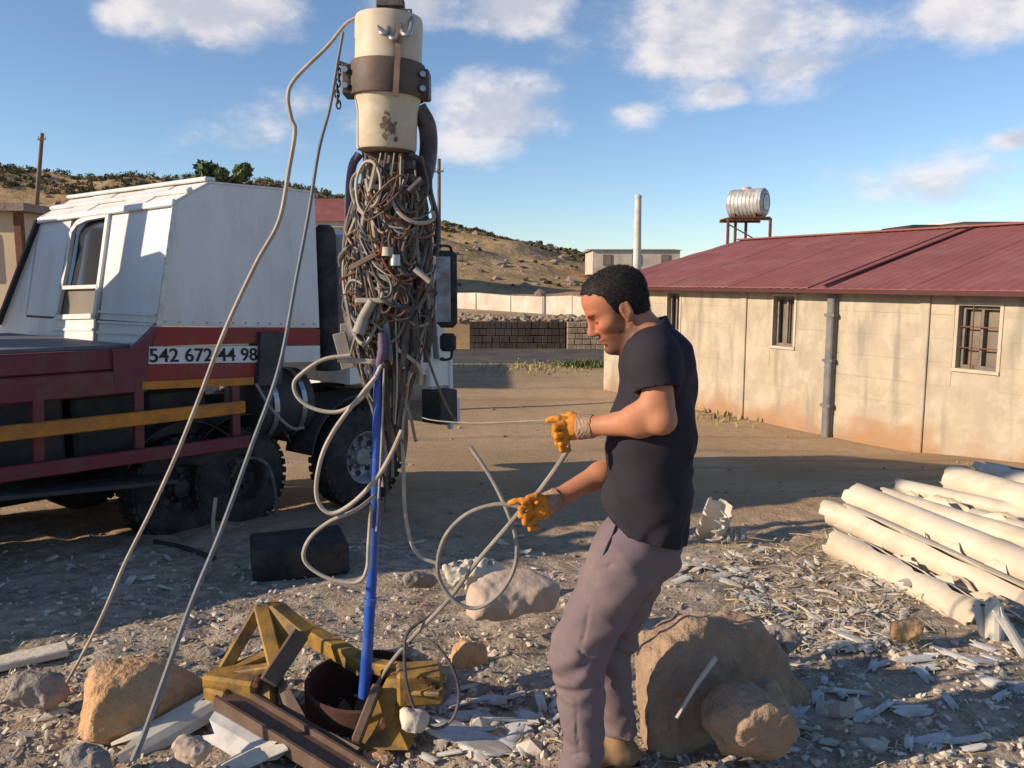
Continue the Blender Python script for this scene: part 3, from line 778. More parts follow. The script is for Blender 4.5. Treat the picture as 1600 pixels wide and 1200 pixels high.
def tank(label, px, py, r, matn):
    c = tk(px, py); c.z = zp+0.055+r; ax_ = Vector((-0.80, 0.60, 0)); c = c+Vector((0, 0.2, 0)); L_ = 1.25
    root = thing('water_tank', label, 'tank', (c.x, c.y, zp+0.05))
    prof = [(0, -0.05), (r*0.55, -0.04), (r*0.9, -0.01), (r, 0.04)]
    for k in range(1, 9): prof += [(r, k*L_/9-0.02), (r*1.02, k*L_/9), (r, k*L_/9+0.02)]
    prof += [(r, L_-0.04), (r*0.9, L_+0.01), (r*0.55, L_+0.04), (0, L_+0.05)]
    sh = MB().lathe(c, ax_, prof, 32).build('shell', matn, root, True)
    MB().lathe(c-ax_*0.03, -ax_, [(r*0.62, -0.02), (r*0.62, 0.015), (r*0.58, 0.015), (r*0.58, -0.02)], 28).build('end_ring', 'rust', sh)
    m_ = c+ax_*L_*0.55; MB().lathe(m_+UPZ*r*0.97, (0, 0, 1), [(0.16, -0.03), (0.16, 0.06), (0.12, 0.09), (0, 0.09)], 16).build('lid', 'tank_white', root, True)
    for k in (0.2, 0.8):
        q_ = c+ax_*L_*k; MB().box(q_-UPZ*(r*0.86), ax_*0.05, Vector((0.6, 0.8, 0))*r*0.75, UPZ*0.09, 0.01).build('cradle', 'rust', root)
mat('tank_white', (0.62, 0.62, 0.58), (0.5, 0.48, 0.43), scale=2, rough=0.5, bump=0.1, dirt=(0.26, 0.15, 0.09), dirt_amt=0.75, dscale=2.2)
tank('silvery ribbed water tank lying on the rusty stand behind the roof', 1199, 312, 0.5, 'tank_grey')
# ------------------------------------------------------------------ rig truck
mat('maroon', (0.17, 0.026, 0.036), (0.13, 0.021, 0.03), scale=3, rough=0.5, bump=0.15, bscale=40, dirt=(0.17, 0.10, 0.075), dirt_amt=0.45, dscale=3)
mat('red_paint', (0.3, 0.025, 0.022), (0.23, 0.022, 0.022), scale=3, rough=0.45, bump=0.12, dirt=(0.2, 0.1, 0.07), dirt_amt=0.35, dscale=4)
mat('orange_paint', (0.62, 0.23, 0.025), (0.5, 0.17, 0.02), scale=4, rough=0.55, bump=0.15, dirt=(0.16, 0.085, 0.045), dirt_amt=0.6, dscale=5)
mat('sheet_white', (0.72, 0.715, 0.70), (0.64, 0.64, 0.645), scale=0.8, rough=0.4, bump=0.12, bscale=2.6, bdist=0.05, dirt=(0.48, 0.41, 0.33), dirt_amt=0.4, dscale=1.4, stretch=(2.2, 2.2, 0.7), spec=0.4)
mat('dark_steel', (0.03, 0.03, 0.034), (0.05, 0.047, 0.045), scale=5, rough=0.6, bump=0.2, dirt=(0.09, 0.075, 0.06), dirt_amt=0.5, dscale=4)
mat('black_rubber', (0.018, 0.018, 0.02), (0.035, 0.033, 0.032), scale=9, rough=0.85, bump=0.35, bscale=50, dirt=(0.12, 0.095, 0.07), dirt_amt=0.4, dscale=6)
mat('glass_dark', (0.04, 0.045, 0.05), (0.03, 0.033, 0.036), scale=1, rough=0.06, bump=0, spec=0.6)
mat('rim_steel', (0.38, 0.38, 0.39), (0.25, 0.25, 0.26), scale=8, rough=0.5, bump=0.2, metal=0.3, dirt=(0.2, 0.15, 0.1), dirt_amt=0.5, dscale=8)
mat('lettering', (0.012, 0.012, 0.014), rough=0.5, bump=0)
mat('chrome_dull', (0.4, 0.41, 0.42), (0.3, 0.3, 0.31), scale=12, rough=0.35, bump=0.1, metal=0.7)
TO = gh(565, 787); TA = Vector((0.615, 0.788, -0.018)).normalized(); TN = Vector((0.788, -0.615, 0)).normalized(); UP = Vector((0, 0, 1))
def tp(x, y, off=0.0):
    d = pix_dir(x, y); o = Vector((0, 0, CAMZ)); q = TO+TN*off
    return o+d*((q-o).dot(TN)/d.dot(TN))
def tl(u, h, off=0.0): return TO+TA*u+UP*h+TN*off
def tu(p): return (p-TO).dot(TA)
tr = thing('rig_truck', 'maroon and white well rig truck with a sheet metal box and orange side rails', 'truck', TO)
def plate(name, pix, thick, matn, parent=tr, off=0.0, bev=False):
    return MB().prism([tp(x, y, off) for x, y in pix], -TN*thick).build(name, matn, parent)
WID = 2.2
REAR = -6.1
# chassis, cross members
for o in (-0.75, -1.45):
    MB().bar(tl(REAR+0.2, 0.86, o), tl(1.3, 0.86, o), 0.09, 0.24, bev=0.01).build('chassis_rail', 'dark_steel', tr)
for u in np.arange(REAR+0.6, 1.0, 0.9):
    MB().bar(tl(u, 0.86, -0.8), tl(u, 0.86, -1.4), 0.1, 0.16).build('cross_member', 'dark_steel', tr)
# deck of the flat bed
hd = (tp(100, 548)-TO).z
u_box = tu(tp(247, 508)); u_boxend = tu(tp(499, 511))
z0 = tp(100, 552).z-TO.z; hb = (tp(-200, 600).z-TO.z)
def side_beam(u0, u1, h0, h1, off, t, matn, name, bev=0.012):
    return MB().box(tl((u0+u1)/2, (h0+h1)/2, off-t/2), TA*(u1-u0)/2, TN*t/2, UP*(h1-h0)/2, bev).build(name, matn, tr)
ud = tu(tp(228, 545)); h_top = tp(120, 549).z-tl(tu(tp(120, 549)), 0).z
h_mid = tp(120, 583).z-tl(tu(tp(120, 583)), 0).z; h_bot = tp(120, 622).z-tl(tu(tp(120, 622)), 0).z
side_beam(REAR, ud, h_mid+0.004, h_top, 0.0, 0.09, 'maroon', 'deck_beam')
side_beam(REAR, ud+0.02, h_bot, h_mid, 0.02, 0.10, 'maroon', 'deck_skirt')
MB().box(tl((REAR+u_box)/2, h_top-0.045, -WID/2), TA*(u_box-REAR)/2, TN*(WID/2-0.092), UP*0.04).build('deck', 'dark_steel', tr)
for k in range(9):
    o = -0.12-k*0.235
    MB().box(tl((REAR+u_box)/2-0.05, h_top+0.012, o-0.1), TA*((u_box-REAR)/2-0.08), TN*0.11, UP*0.014, 0.004).build('deck_plank', 'grey_steel', tr)
MB().box(tl(REAR-0.05, (h_bot+h_top)/2, -WID/2), TA*0.045, TN*WID/2, UP*(h_top-h_bot)/2, 0.012).build('tail_beam', 'maroon', tr)
MB().box(tl((REAR+ud)/2, (h_bot+h_top)/2, -WID), TA*(ud-REAR)/2, TN*0.05, UP*(h_top-h_bot)/2, 0.012).build('far_deck_beam', 'maroon', tr)
# rising gusset and the red / white lettered band under the box
plate('gusset', [(176, 546), (207, 546), (243, 511), (248, 511), (232, 541), (229, 575), (222, 602), (180, 604)], 0.06, 'maroon', off=0.024)
plate('red_band', [(243, 511), (500, 514), (500, 539), (412, 540), (412, 536), (240, 541)], 0.08, 'red_paint', off=0.005)
wb = plate('white_band', [(233, 541.5), (408, 540.5), (408, 566), (232, 569)], 0.08, 'sheet_white', off=0.012)
plate('white_band', [(444, 540.5), (500, 540), (500, 565), (444, 566)], 0.08, 'sheet_white', off=0.012)
plate('red_band', [(230, 570), (408, 566.5), (407, 589), (228, 596)], 0.08, 'red_paint', off=0.005)
plate('orange_band', [(222, 596.5), (397, 589.5), (397, 601), (222, 609)], 0.07, 'orange_paint', off=0.03)
plate('dark_post', [(408, 519), (443, 519), (441, 600), (404, 603)], 0.16, 'dark_steel', off=0.05)
# phone number
def lettering(text, a, b, height, off, parent):
    cu = bpy.data.curves.new('lettering', 'FONT'); cu.body = text; cu.align_x = 'LEFT'; cu.align_y = 'BOTTOM'; cu.extrude = 0.0015; cu.offset = 0.012
    o = bpy.data.objects.new('tmp', cu); COL.objects.link(o); bpy.context.view_layer.update()
    me = bpy.data.meshes.new_from_object(o.evaluated_get(bpy.context.evaluated_depsgraph_get()))
    bpy.data.objects.remove(o, do_unlink=True)
    v = np.array([q.co[:] for q in me.vertices]); v[:, 0] -= v[:, 0].min(); v[:, 1] -= v[:, 1].min()
    L_ = (b-a).length; v[:, 0] *= L_/v[:, 0].max(); v[:, 1] *= height/v[:, 1].max()
    ex = (b-a).normalized()
    P = [a+ex*q[0]+UP*q[1]+TN*(off+q[2]) for q in v]
    return obj('lettering', P, [list(f.vertices) for f in me.polygons], 'lettering', parent)
a = tp(234, 566.5, 0.014); b = tp(402, 563.5, 0.014)
lettering('542 672 44 98', a, b, (tp(234, 544, 0.014)-a).z, 0.002, wb)
# orange guard rail, lower maroon rail, uprights
def rail(pa, pb, w, matn, name, t=0.06, off=0.06):
    A = tp(*pa, off); B = tp(*pb, off); d = (B-A).normalized(); A = A-d*1.6
    return MB().bar(A, B, t, w, bev=0.008).build(name, matn, tr)
rail((0, 678), (381, 635.5), 0.098, 'orange_paint', 'guard_rail')
rail((0, 742), (388, 689), 0.10, 'maroon', 'lower_rail')
for x, y0, y1 in ((58, 600, 738), (366, 596, 690), (-120, 600, 760), (215, 600, 712)):
    A = tp(x, y0, 0.0); B = tp(x+2, y1, 0.0); MB().bar(A, B, 0.05, 0.07, up=TA, bev=0.006).build('upright', 'maroon', tr)
# what hangs under the bed: boxes, tank, step board with dust
def ubox(name, x0, x1, y0, y1, depth, matn, off, bev=0.03):
    A = tp(x0, y0, off); B = tp(x1, y1, off); u0, u1 = tu(A), tu(B); h1 = A.z; h0 = B.z
    c = tl((u0+u1)/2, 0, off-depth/2); c.z = (h0+h1)/2
    return MB().box(c, TA*(u1-u0)/2, TN*depth/2, UP*abs(h1-h0)/2, bev).build(name, matn, tr)
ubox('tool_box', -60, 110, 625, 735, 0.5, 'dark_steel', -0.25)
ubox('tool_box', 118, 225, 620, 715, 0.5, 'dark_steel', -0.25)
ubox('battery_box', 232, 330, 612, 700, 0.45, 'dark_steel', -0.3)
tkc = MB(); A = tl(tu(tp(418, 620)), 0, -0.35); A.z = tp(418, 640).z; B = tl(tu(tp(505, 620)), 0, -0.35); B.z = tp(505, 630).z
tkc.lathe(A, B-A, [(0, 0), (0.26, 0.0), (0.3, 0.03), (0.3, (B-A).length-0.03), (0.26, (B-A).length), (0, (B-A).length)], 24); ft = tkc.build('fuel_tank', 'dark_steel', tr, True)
for q in (0.25, 0.75):
    MB().lathe(A+(B-A)*q, B-A, [(0.305, -0.025), (0.312, -0.025), (0.312, 0.025), (0.305, 0.025)], 24).build('tank_strap', 'chrome_dull', ft)
sb = MB(); A = tp(-60, 778, 0.02); B = tp(262, 748, 0.02); sb.bar(A, B, 0.3, 0.03, bev=0.004); sbo = sb.build('step_board', 'dark_steel', tr)
# added far side blocks and tail panel keep sun from under the bed
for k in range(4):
    ua = REAR+0.1+k*1.15; MB().box(tl(ua+0.55, 0.56, -WID+0.1), TA*0.55, TN*0.14, UP*0.46, 0.02).build('sun_block', 'dark_steel', tr)
MB().box(tl(REAR+0.12, 0.56, -WID/2), TA*0.03, TN*(WID/2-0.1), UP*0.46, 0.01).build('tail_sun_block', 'maroon', tr)
# wheels
def wheel(u, off, r, w, name='wheel', rim='rim_steel'):
    c = tl(u, 0, off); c.z = TO.z+TA.z*u+r-0.01
    root = MB().lathe(c, TN, [(r*0.52, -w/2), (r*0.7, -w/2-0.01), (r*0.93, -w/2+0.01), (r*0.985, -w/2+0.04), (r*0.985, w/2-0.04), (r*0.93, w/2-0.01), (r*0.7, w/2+0.012), (r*0.52, w/2)], 40).build(name, 'black_rubber', tr, True)
    # tread lugs
    tm = MB()
    for k in range(36):
        a = 2*math.pi*k/36; x = TN.orthogonal().normalized(); y = TN.cross(x); dr = x*math.cos(a)+y*math.sin(a); tg = TN.cross(dr)
        for s in (-1, 1): tm.box(c+dr*(r*0.985)+TN*(s*w*0.26)+tg*(0.01*s), dr*0.012, TN*w*0.19, tg*r*0.055)
    tm.build('tread', 'black_rubber', root)
    MB().lathe(c, TN, [(0, w*0.28), (r*0.16, w*0.28), (r*0.2, w*0.12), (r*0.26, w*0.05), (r*0.4, w*0.1), (r*0.47, w*0.3), (r*0.53, w*0.45), (r*0.55, w*0.5), (r*0.51, w*0.5), (r*0.47, w*0.42)], 32).build('rim', rim, root, True)
    for k in range(8):
        a = 2*math.pi*k/8; x = TN.orthogonal().normalized(); y = TN.cross(x); dr = x*math.cos(a)+y*math.sin(a)
        MB().cyl(c+dr*r*0.23+TN*w*0.06, c+dr*r*0.23+TN*(w*0.2), 0.016, n=6).build('lug_nut', rim, root)
        MB().cyl(c+dr*r*0.345+TN*w*0.085, c+dr*r*0.345+TN*(w*0.1), 0.033, n=10).build('hand_hole', 'dark_steel', root)
    return root
WR = 0.47
wheel(0.0, -0.04, WR, 0.27); wheel(0.0, -2.0, WR, 0.27)
ur = tu(tp(402, 800)); ur2 = tu(tp(312, 800))
for u in (ur, ur2): wheel(u, -0.3, 0.43, 0.27, rim='black_rubber'); wheel(u, -1.95, 0.43, 0.27, rim='black_rubber')
for u in (ur, ur2):                      # mud guards over the rear wheels
    c = tl(u, 0, -0.31); c.z = TO.z+TA.z*u+0.45
    MB().lathe(c, TN, [(0.52, -0.16), (0.52, 0.16), (0.51, 0.16), (0.51, -0.16)], 14, R(25), R(155), ref=TA).build('mudguard', 'dark_steel', tr, True)
# sheet metal box
C0 = tp(247, 509, -0.02); C1 = tp(273, 316, -0.02); RP = tp(327, 286, -0.02); RB = tp(491, 301, -0.02); BB = tp(499, 512, -0.02)
side = MB().prism([C0, C1, RP, RB, BB], -TN*0.03).build('box_side', 'sheet_white', tr)
WB = 1.95
nA = (C1-C0).cross(-TN).normalized()
if nA.dot(TA) > 0: nA = -nA                         # out of the rear face
def ap(x, y, off=0.0):
    d = pix_dir(x, y); o = Vector((0, 0, CAMZ)); q = C0+nA*off
    return o+d*((q-o).dot(nA)/d.dot(nA))
def aplate(name, pix, t, matn, off=0.0, parent=tr): return MB().prism([ap(x, y, off) for x, y in pix], -nA*t).build(name, matn, parent)
aplate('rear_panel', [(172, 331), (271, 316.5), (246, 511), (243, 536), (152, 534)], 0.03, 'sheet_white')
aplate('rear_panel', [(52, 352), (112, 342), (78, 531), (-2, 531), (-2, 520)], 0.03, 'sheet_white')
door = aplate('door', [(82, 497), (150, 494), (146, 534), (76, 533)], 0.03, 'sheet_white', off=0.006)
win = aplate('door_window', [(116, 346), (168, 337), (148, 492), (90, 494)], 0.012, 'glass_dark', off=-0.03)
aplate('lower_pane', [(96, 451), (154, 449), (149, 491), (91, 493)], 0.01, 'window_dark', off=-0.012, parent=win)
for seg in ([(113, 345), (119, 336), (128, 344), (122, 352)],):
    pass
fr = MB()
def fbar(p, q, w, off=0.012): fr.bar(ap(*p, off), ap(*q, off), w, 0.03, up=nA)
arch = [(88, 496), (106, 410), (113, 362), (122, 349), (138, 341), (170, 335)]
for p, q in zip(arch[:-1], arch[1:]): fbar(p, q, 0.045)
fbar((170, 335), (149, 494), 0.045); fbar((88, 496), (149, 494), 0.04); fbar((96, 450), (155, 448), 0.03)
fr.build('window_frame', 'sheet_white', win)
for p, q, w in (((155, 487), (243, 492), 0.02), ((153, 503), (240, 507), 0.02), ((152, 519), (236, 522), 0.02), ((80, 515), (148, 515), 0.02)):
    MB().bar(ap(*p, 0.008), ap(*q, 0.008), w, 0.016, up=nA).build('rib', 'sheet_white', tr)
MB().bar(ap(-4, 534, 0.02), ap(205, 542, 0.02), 0.06, 0.06, up=nA, bev=0.006).build('sill_bar', 'sheet_white', tr)
MB().bar(ap(61, 343, 0.015), ap(-2, 506, 0.015), 0.05, 0.05, up=nA, bev=0.006).build('edge_tube', 'dark_steel', tr)
MB().bar(ap(60, 345, 0.02), ap(272, 316, 0.02), 0.05, 0.03, up=nA, bev=0.006).build('top_rail', 'sheet_white', tr)
mb = MB()
for k in range(9):
    t = (k+0.5)/9; p = C0.lerp(C1, t)+TN*0.002; mb.cyl(p, p+TN*0.01-TA*0.0, 0.011, n=8)
mb.bar(C0+TN*0.004, C1+TN*0.004, 0.035, 0.008, up=TN); mb.build('corner_strip', 'chrome_dull', tr)
AL = ap(61, 343); wA = (C1-AL).dot(TN)
# roof: sloped part behind the ridge and the flat part
RPL = RP-TN*wA; RBL = RB-TN*wA
nrm = (RP-C1).cross(-TN).normalized(); nrm = nrm if nrm.z > 0 else -nrm
for k in range(5):
    f0, f1 = k/5, (k+1)/5-0.006
    q = [C1.lerp(AL, f0), C1.lerp(AL, f1), RP.lerp(RPL, f1), RP.lerp(RPL, f0)]
    MB().prism([p+nrm*(0.012+0.006*(k % 2)) for p in q], -nrm*0.02).build('roof_sheet', 'sheet_white', tr)
for k in range(5):
    f0, f1 = k/5, (k+1)/5-0.006
    q = [RP.lerp(RPL, f0), RP.lerp(RPL, f1), RB.lerp(RBL, f1), RB.lerp(RBL, f0)]
    MB().prism([p+UP*(0.014+0.006*(k % 2)) for p in q], -UP*0.02).build('roof_sheet', 'sheet_white', tr)
MB().bar(RP+UP*0.03+TN*0.02, RPL+UP*0.03, 0.09, 0.03, bev=0.008).build('roof_rib', 'sheet_white', tr)
MB().bar(C1.lerp(RP, 0.45)+nrm*0.03+TN*0.02, AL.lerp(RPL, 0.45)+nrm*0.03, 0.05, 0.03, up=nrm, bev=0.006).build('roof_rib', 'sheet_white', tr)
MB().prism([C0-TN*wA, C1-TN*wA, RPL, RBL, BB-TN*wA], TN*0.03).build('box_far_side', 'sheet_white', tr)
MB().prism([RB-TN*0.03, RBL+TN*0.03, BB-TN*wA+TN*0.03, BB-TN*0.03], -TA*0.03).build('box_front', 'sheet_white', tr)
MB().prism([C0-TN*0.03, BB-TN*0.03, BB-TN*wA+TN*0.03, C0-TN*wA+TN*0.03], UP*0.02).build('box_floor', 'dark_steel', tr)
# rivets and seams on the side sheet
for k in range(1, 4):
    pass
mb = MB()
for k in range(13):
    t = (k+0.5)/13; p = C0.lerp(BB, t)+UP*0.03+TN*0.001; mb.cyl(p, p+TN*0.007, 0.009, n=6)
mb.build('rivets', 'chrome_dull', side)
# exhaust / air intake stack between box and cab
mb = MB(); A = tp(513, 578, -0.12); B = A.copy(); B.z = tp(513, 352, -0.12).z
mb.lathe(A, UP, [(0, 0), (0.11, 0), (0.11, 0.1), (0.1, 0.12), (0.1, B.z-A.z-0.1), (0.085, B.z-A.z-0.03), (0.05, B.z-A.z), (0, B.z-A.z)], 20); mb.build('intake_stack', 'black_rubber', tr, True)
# cab
u0 = tu(tp(552, 500)); u1 = tu(tp(701, 500)); hF = 0.75
zc = lambda y, x: tp(x, y).z
c_bot = tp(560, 600).z
prof = [(u0, c_bot), (u0, tp(552, 366).z), (u0+0.12, tp(560, 358).z), (tu(tp(668, 340)), tp(668, 356).z), (tu(tp(697, 430)), tp(697, 430).z), (u1, tp(701, 470).z), (u1+0.02, tp(701, 600).z), (u1, c_bot-0.3), (u1-0.18, c_bot-0.3), (u1-0.2, c_bot)]
def cpt(u, z, off): p = tl(u, 0, off); p.z = z; return p
cab = MB().prism([cpt(u, z, -0.03) for u, z in prof], -TN*2.1).build('cab_body', 'sheet_white', tr)
wz0, wz1 = tp(620, 462).z, tp(620, 376).z
sw = MB().prism([cpt(u0+0.32, wz0, -0.025), cpt(u1-0.12, wz0, -0.025), cpt(u1-0.26, wz1, -0.025), cpt(u0+0.32, wz1, -0.025)], TN*0.006).build('side_window', 'glass_dark', cab)
dr = MB().prism([cpt(u0+0.27, c_bot+0.06, -0.026), cpt(u1-0.09, c_bot+0.06, -0.026), cpt(u1-0.07, wz0-0.03, -0.026), cpt(u0+0.27, wz0-0.03, -0.026)], TN*0.012).build('cab_door', 'sheet_white', tr)
MB().bar(cpt(u0+0.36, wz0-0.12, -0.0), cpt(u0+0.52, wz0-0.12, -0.0), 0.02, 0.03).build('handle', 'dark_steel', dr)
wsn = (cpt(prof[4][0], prof[4][1], 0)-cpt(prof[3][0], prof[3][1], 0)).cross(TN).normalized()
ca, cb = cpt(prof[3][0], prof[3][1]-0.08, -0.15)+TA*0.03, cpt(prof[4][0], prof[4][1]+0.05, -0.15)+TA*0.03
MB().prism([ca, cb, cb-TN*1.85, ca-TN*1.85], TA*0.01).build('windscreen', 'glass_dark', cab)
MB().box(cpt(u1+0.08, c_bot-0.42, -1.05), TA*0.1, TN*1.08, UP*0.14, 0.02).build('bumper', 'sheet_white', tr)
# wheel arch and dark step box under the cab, step frame
stp = tp(668, 640); MB().box(cpt(u1-0.12, (tp(660, 665).z+tp(660, 612).z)/2, 0.0), TA*0.13, TN*0.14, UP*(tp(660, 612).z-tp(660, 665).z)/2, 0.015).build('cab_step', 'dark_steel', tr)
MB().box(cpt(u1-0.12, tp(660, 600).z+0.13, -0.005), TA*0.16, TN*0.03, UP*0.18, 0.01).build('step_panel', 'sheet_white', tr)
MB().bar(cpt(u1+0.02, tp(690, 672).z, 0.02), cpt(u1+0.02, tp(690, 560).z, 0.02), 0.05, 0.05, up=TA, bev=0.006).build('step_frame', 'sheet_white', tr)
MB().lathe(cpt(0, TO.z+WR, -0.17), TN, [(WR+0.1, -0.2), (WR+0.1, 0.17), (WR+0.085, 0.17), (WR+0.085, -0.2)], 18, R(8), R(172), ref=TA).build('wheel_arch', 'dark_steel', tr, True)
# mirror on its arm
mc = tp(700, 470, 0.18)
arm = MB(); arm.tube([cpt(u1-0.05, tp(690, 385).z, -0.02), tp(688, 384, 0.16), tp(703, 386, 0.2), tp(706, 400, 0.2)], 0.014); arm.tube([cpt(u1-0.03, tp(690, 560).z, -0.02), tp(690, 562, 0.14), tp(704, 560, 0.2), tp(706, 545, 0.2)], 0.014); ma = arm.build('mirror_arm', 'black_rubber', tr, True)
mh = (tp(700, 392, 0.18).z-tp(700, 512, 0.18).z)/2
mx = Vector((0.96, -0.28, 0)).normalized(); my = mx.cross(UP)
mm = MB(); mm.box(tp(698, 452, 0.2), mx*0.105, my*0.06, UP*mh, 0.045); mm.build('mirror_housing', 'black_rubber', ma, True)
mm = MB(); mm.box(tp(696, 452, 0.2)-my*0.0+Vector((-0.25, -0.968, 0))*0.063, mx*0.075, my*0.003, UP*(mh-0.06), 0.002); mm.build('mirror_glass', 'rim_steel', ma)
mm = MB(); mm.box(tp(700, 535, 0.2), mx*0.08, my*0.05, UP*0.09, 0.03); mm.build('lower_mirror', 'black_rubber', ma, True)
# mast and boom of the rig (its rope carries the load in front)
HOOK = at(606, -420, 3.1)
mb0 = tl(REAR+1.3, h_top, -0.8)
# added unseen plates, outlined along the sun to cast shadows on the rear panels
def shadow_caster(name, pix, t, thick, matn):
    return MB().prism([ap(x, y)+sun_dir*t for x, y in pix], nA*thick).build(name, matn, tr)
shadow_caster('left_shadow_shape', [(-60, 560), (-30, 352), (96, 345), (106, 372), (88, 425), (92, 462), (78, 620)], 1.7, 0.3, 'dark_steel')
shadow_caster('stripe_shadow_shape', [(203, 322), (228, 316), (176, 640), (150, 640)], 1.9, 0.08, 'maroon')
shadow_caster('low_shadow_shape', [(150, 462), (205, 405), (250, 392), (258, 560), (230, 640), (140, 640)], 1.6, 0.35, 'dark_steel')
for s in (-0.3, 0.3):
    MB().bar(mb0+TA*s, mb0+TA*s*0.6+UP*2.6, 0.14, 0.14, bev=0.01).build('mast_post', 'maroon', tr)
mtop = mb0+UP*2.6; bt = Vector((HOOK.x, HOOK.y, HOOK.z+0.25))
MB().bar(mtop, bt, 0.18, 0.26, bev=0.02).build('boom', 'maroon', tr)
MB().box(tl(REAR+1.3, h_top+0.3, -0.8), TA*0.5, TN*0.4, UP*0.3, 0.03).build('winch', 'dark_steel', tr)
MB().bar(mtop-UP*0.2, bt.lerp(mtop, 0.5)-UP*0.12, 0.1, 0.1).build('boom_strut', 'dark_steel', tr)
MB().lathe(bt+Vector((0, 0, -0.18)), TN, [(0.0, -0.03), (0.12, -0.03), (0.09, 0), (0.12, 0.03), (0, 0.03)], 20).build('sheave', 'dark_steel', tr, True)
# ------------------------------------------------------------------ hanging load
mat('pump_cream', (0.58, 0.5, 0.375), (0.50, 0.43, 0.32), scale=4, rough=0.55, bump=0.15, bscale=40, dirt=(0.34, 0.25, 0.17), dirt_amt=0.45, dscale=7)
mat('band_brown', (0.105, 0.078, 0.06), (0.075, 0.06, 0.05), scale=8, rough=0.6, bump=0.25, dirt=(0.18, 0.1, 0.06), dirt_amt=0.5, dscale=9)
mat('cable_grey', (0.26, 0.245, 0.22), (0.18, 0.17, 0.155), scale=12, rough=0.6, bump=0.2, dirt=(0.36, 0.3, 0.22), dirt_amt=0.5, dscale=14)
mat('cable_pale', (0.46, 0.42, 0.34), (0.34, 0.3, 0.24), scale=10, rough=0.65, bump=0.15, dirt=(0.25, 0.19, 0.13), dirt_amt=0.5, dscale=9)
mat('cable_brown', (0.17, 0.115, 0.08), (0.12, 0.085, 0.06), scale=12, rough=0.7, bump=0.2, dirt=(0.3, 0.23, 0.17), dirt_amt=0.4, dscale=14)
mat('cable_dark', (0.045, 0.043, 0.047), (0.07, 0.065, 0.065), scale=12, rough=0.55, bump=0.2, dirt=(0.2, 0.16, 0.12), dirt_amt=0.45, dscale=14)
mat('cable_purple', (0.13, 0.09, 0.17), (0.1, 0.075, 0.12), scale=9, rough=0.6, bump=0.2, dirt=(0.25, 0.2, 0.2), dirt_amt=0.3, dscale=9)
mat('rope_blue_grey', (0.17, 0.2, 0.225), (0.12, 0.145, 0.165), scale=20, rough=0.6, bump=0.4, bscale=120, dirt=(0.26, 0.24, 0.21), dirt_amt=0.4, dscale=12)
mat('blue_pipe', (0.016, 0.085, 0.43), (0.014, 0.065, 0.34), scale=6, rough=0.4, bump=0.1, dirt=(0.2, 0.24, 0.3), dirt_amt=0.25, dscale=9, spec=0.45)
mat('yellow_paint', (0.36, 0.21, 0.035), (0.26, 0.15, 0.03), scale=7, rough=0.6, bump=0.25, dirt=(0.10, 0.065, 0.042), dirt_amt=1.0, dscale=8)
mat('brown_steel', (0.10, 0.066, 0.048), (0.14, 0.09, 0.065), scale=8, rough=0.7, bump=0.3, dirt=(0.22, 0.15, 0.1), dirt_amt=0.4, dscale=9)
mat('rust_hole', (0.09, 0.04, 0.026), (0.06, 0.03, 0.022), scale=8, rough=0.85, bump=0.4)
YH = 3.1
def hp(x, y, dy=0.0): return at(x, y, YH+dy)
pc = hp(608, 130); MP = YH/F*1.0     # metres for one pixel there
def rad(px): return px*YH/F*0.985
top = hp(608, 28); bot = hp(604, 238)
pm = thing('hanging_cylinder', 'cream steel cylinder with a dark clamp band hanging from the crane rope', 'pump', hp(604, 238))
ax = top-bot; H = ax.length; r1 = rad(51); r2 = rad(46)
q = lambda y: (238-y)/210*H
MB().lathe(bot, ax, [(0, q(236)), (r2*0.96, q(236)), (r2, q(232)), (r2*1.0, q(175)), (r1*0.95, q(162)), (r1, q(152)), (r1, q(35)), (r1*0.97, q(29)), (r1*0.86, q(28)), (r1*0.86, q(44)), (0, q(44))], 48).build('shell', 'pump_cream', pm, True)
bd = MB().lathe(bot, ax, [(r1+0.001, q(153)), (r1+0.012, q(153)), (r1+0.014, q(150)), (r1+0.014, q(104)), (r1+0.012, q(101)), (r1+0.001, q(101))], 48).build('clamp_band', 'band_brown', pm, True)
for sgn, px, y0, y1 in ((-1, 545, 104, 152), (1, 664, 112, 156)):
    a = hp(px, y0); b = hp(px, y1); lug = MB().box((a+b)/2, (rad(8), 0, 0), (0, 0.045, 0), (0, 0, (a.z-b.z)/2), 0.006).build('clamp_lug', 'cable_dark', bd)
    for t in (0.25, 0.75):
        c = a.lerp(b, t); MB().cyl(c+Vector((0, -0.075, 0)), c+Vector((0, 0.075, 0)), 0.011, n=6).build('bolt', 'chrome_dull', lug)
mb = MB(); mb.bar(hp(624, 40, -r1-0.004), hp(618, 150, -r1-0.02), 0.02, 0.006, up=(0, 1, 0)); mb.build('strap', 'cable_brown', pm)
mb = MB(); mb.bar(hp(548, 105, -0.02), hp(527, 97, -0.02), 0.03, 0.012); mb.build('hook_plate', 'cable_dark', bd)
# worn mark on the shell
mat('scuff', (0.13, 0.09, 0.06), (0.2, 0.14, 0.1), scale=30, rough=0.8, bump=0.3)
rnd = random.Random(5)
mb = MB()
for i in range(46):
    a = rnd.gauss(0.22, 0.13); hgt = q(rnd.gauss(206, 9)); d = Vector((math.sin(a), -math.cos(a), 0)); t = Vector((math.cos(a), math.sin(a), 0)); c = bot+ax.normalized()*hgt+d*(r2+0.0012)
    n_ = rnd.randint(5, 8); rr = rnd.uniform(0.002, 0.009)*(1 if i > 6 else 1.6)
    pts = [c+(t*math.cos(2*math.pi*k/n_)*rnd.uniform(0.4, 1.3)+UP*math.sin(2*math.pi*k/n_)*rnd.uniform(0.5, 1.6))*rr for k in range(n_)]
    mb.prism(pts, -d*0.0011)
mb.build('scuff_mark', 'scuff', pm)
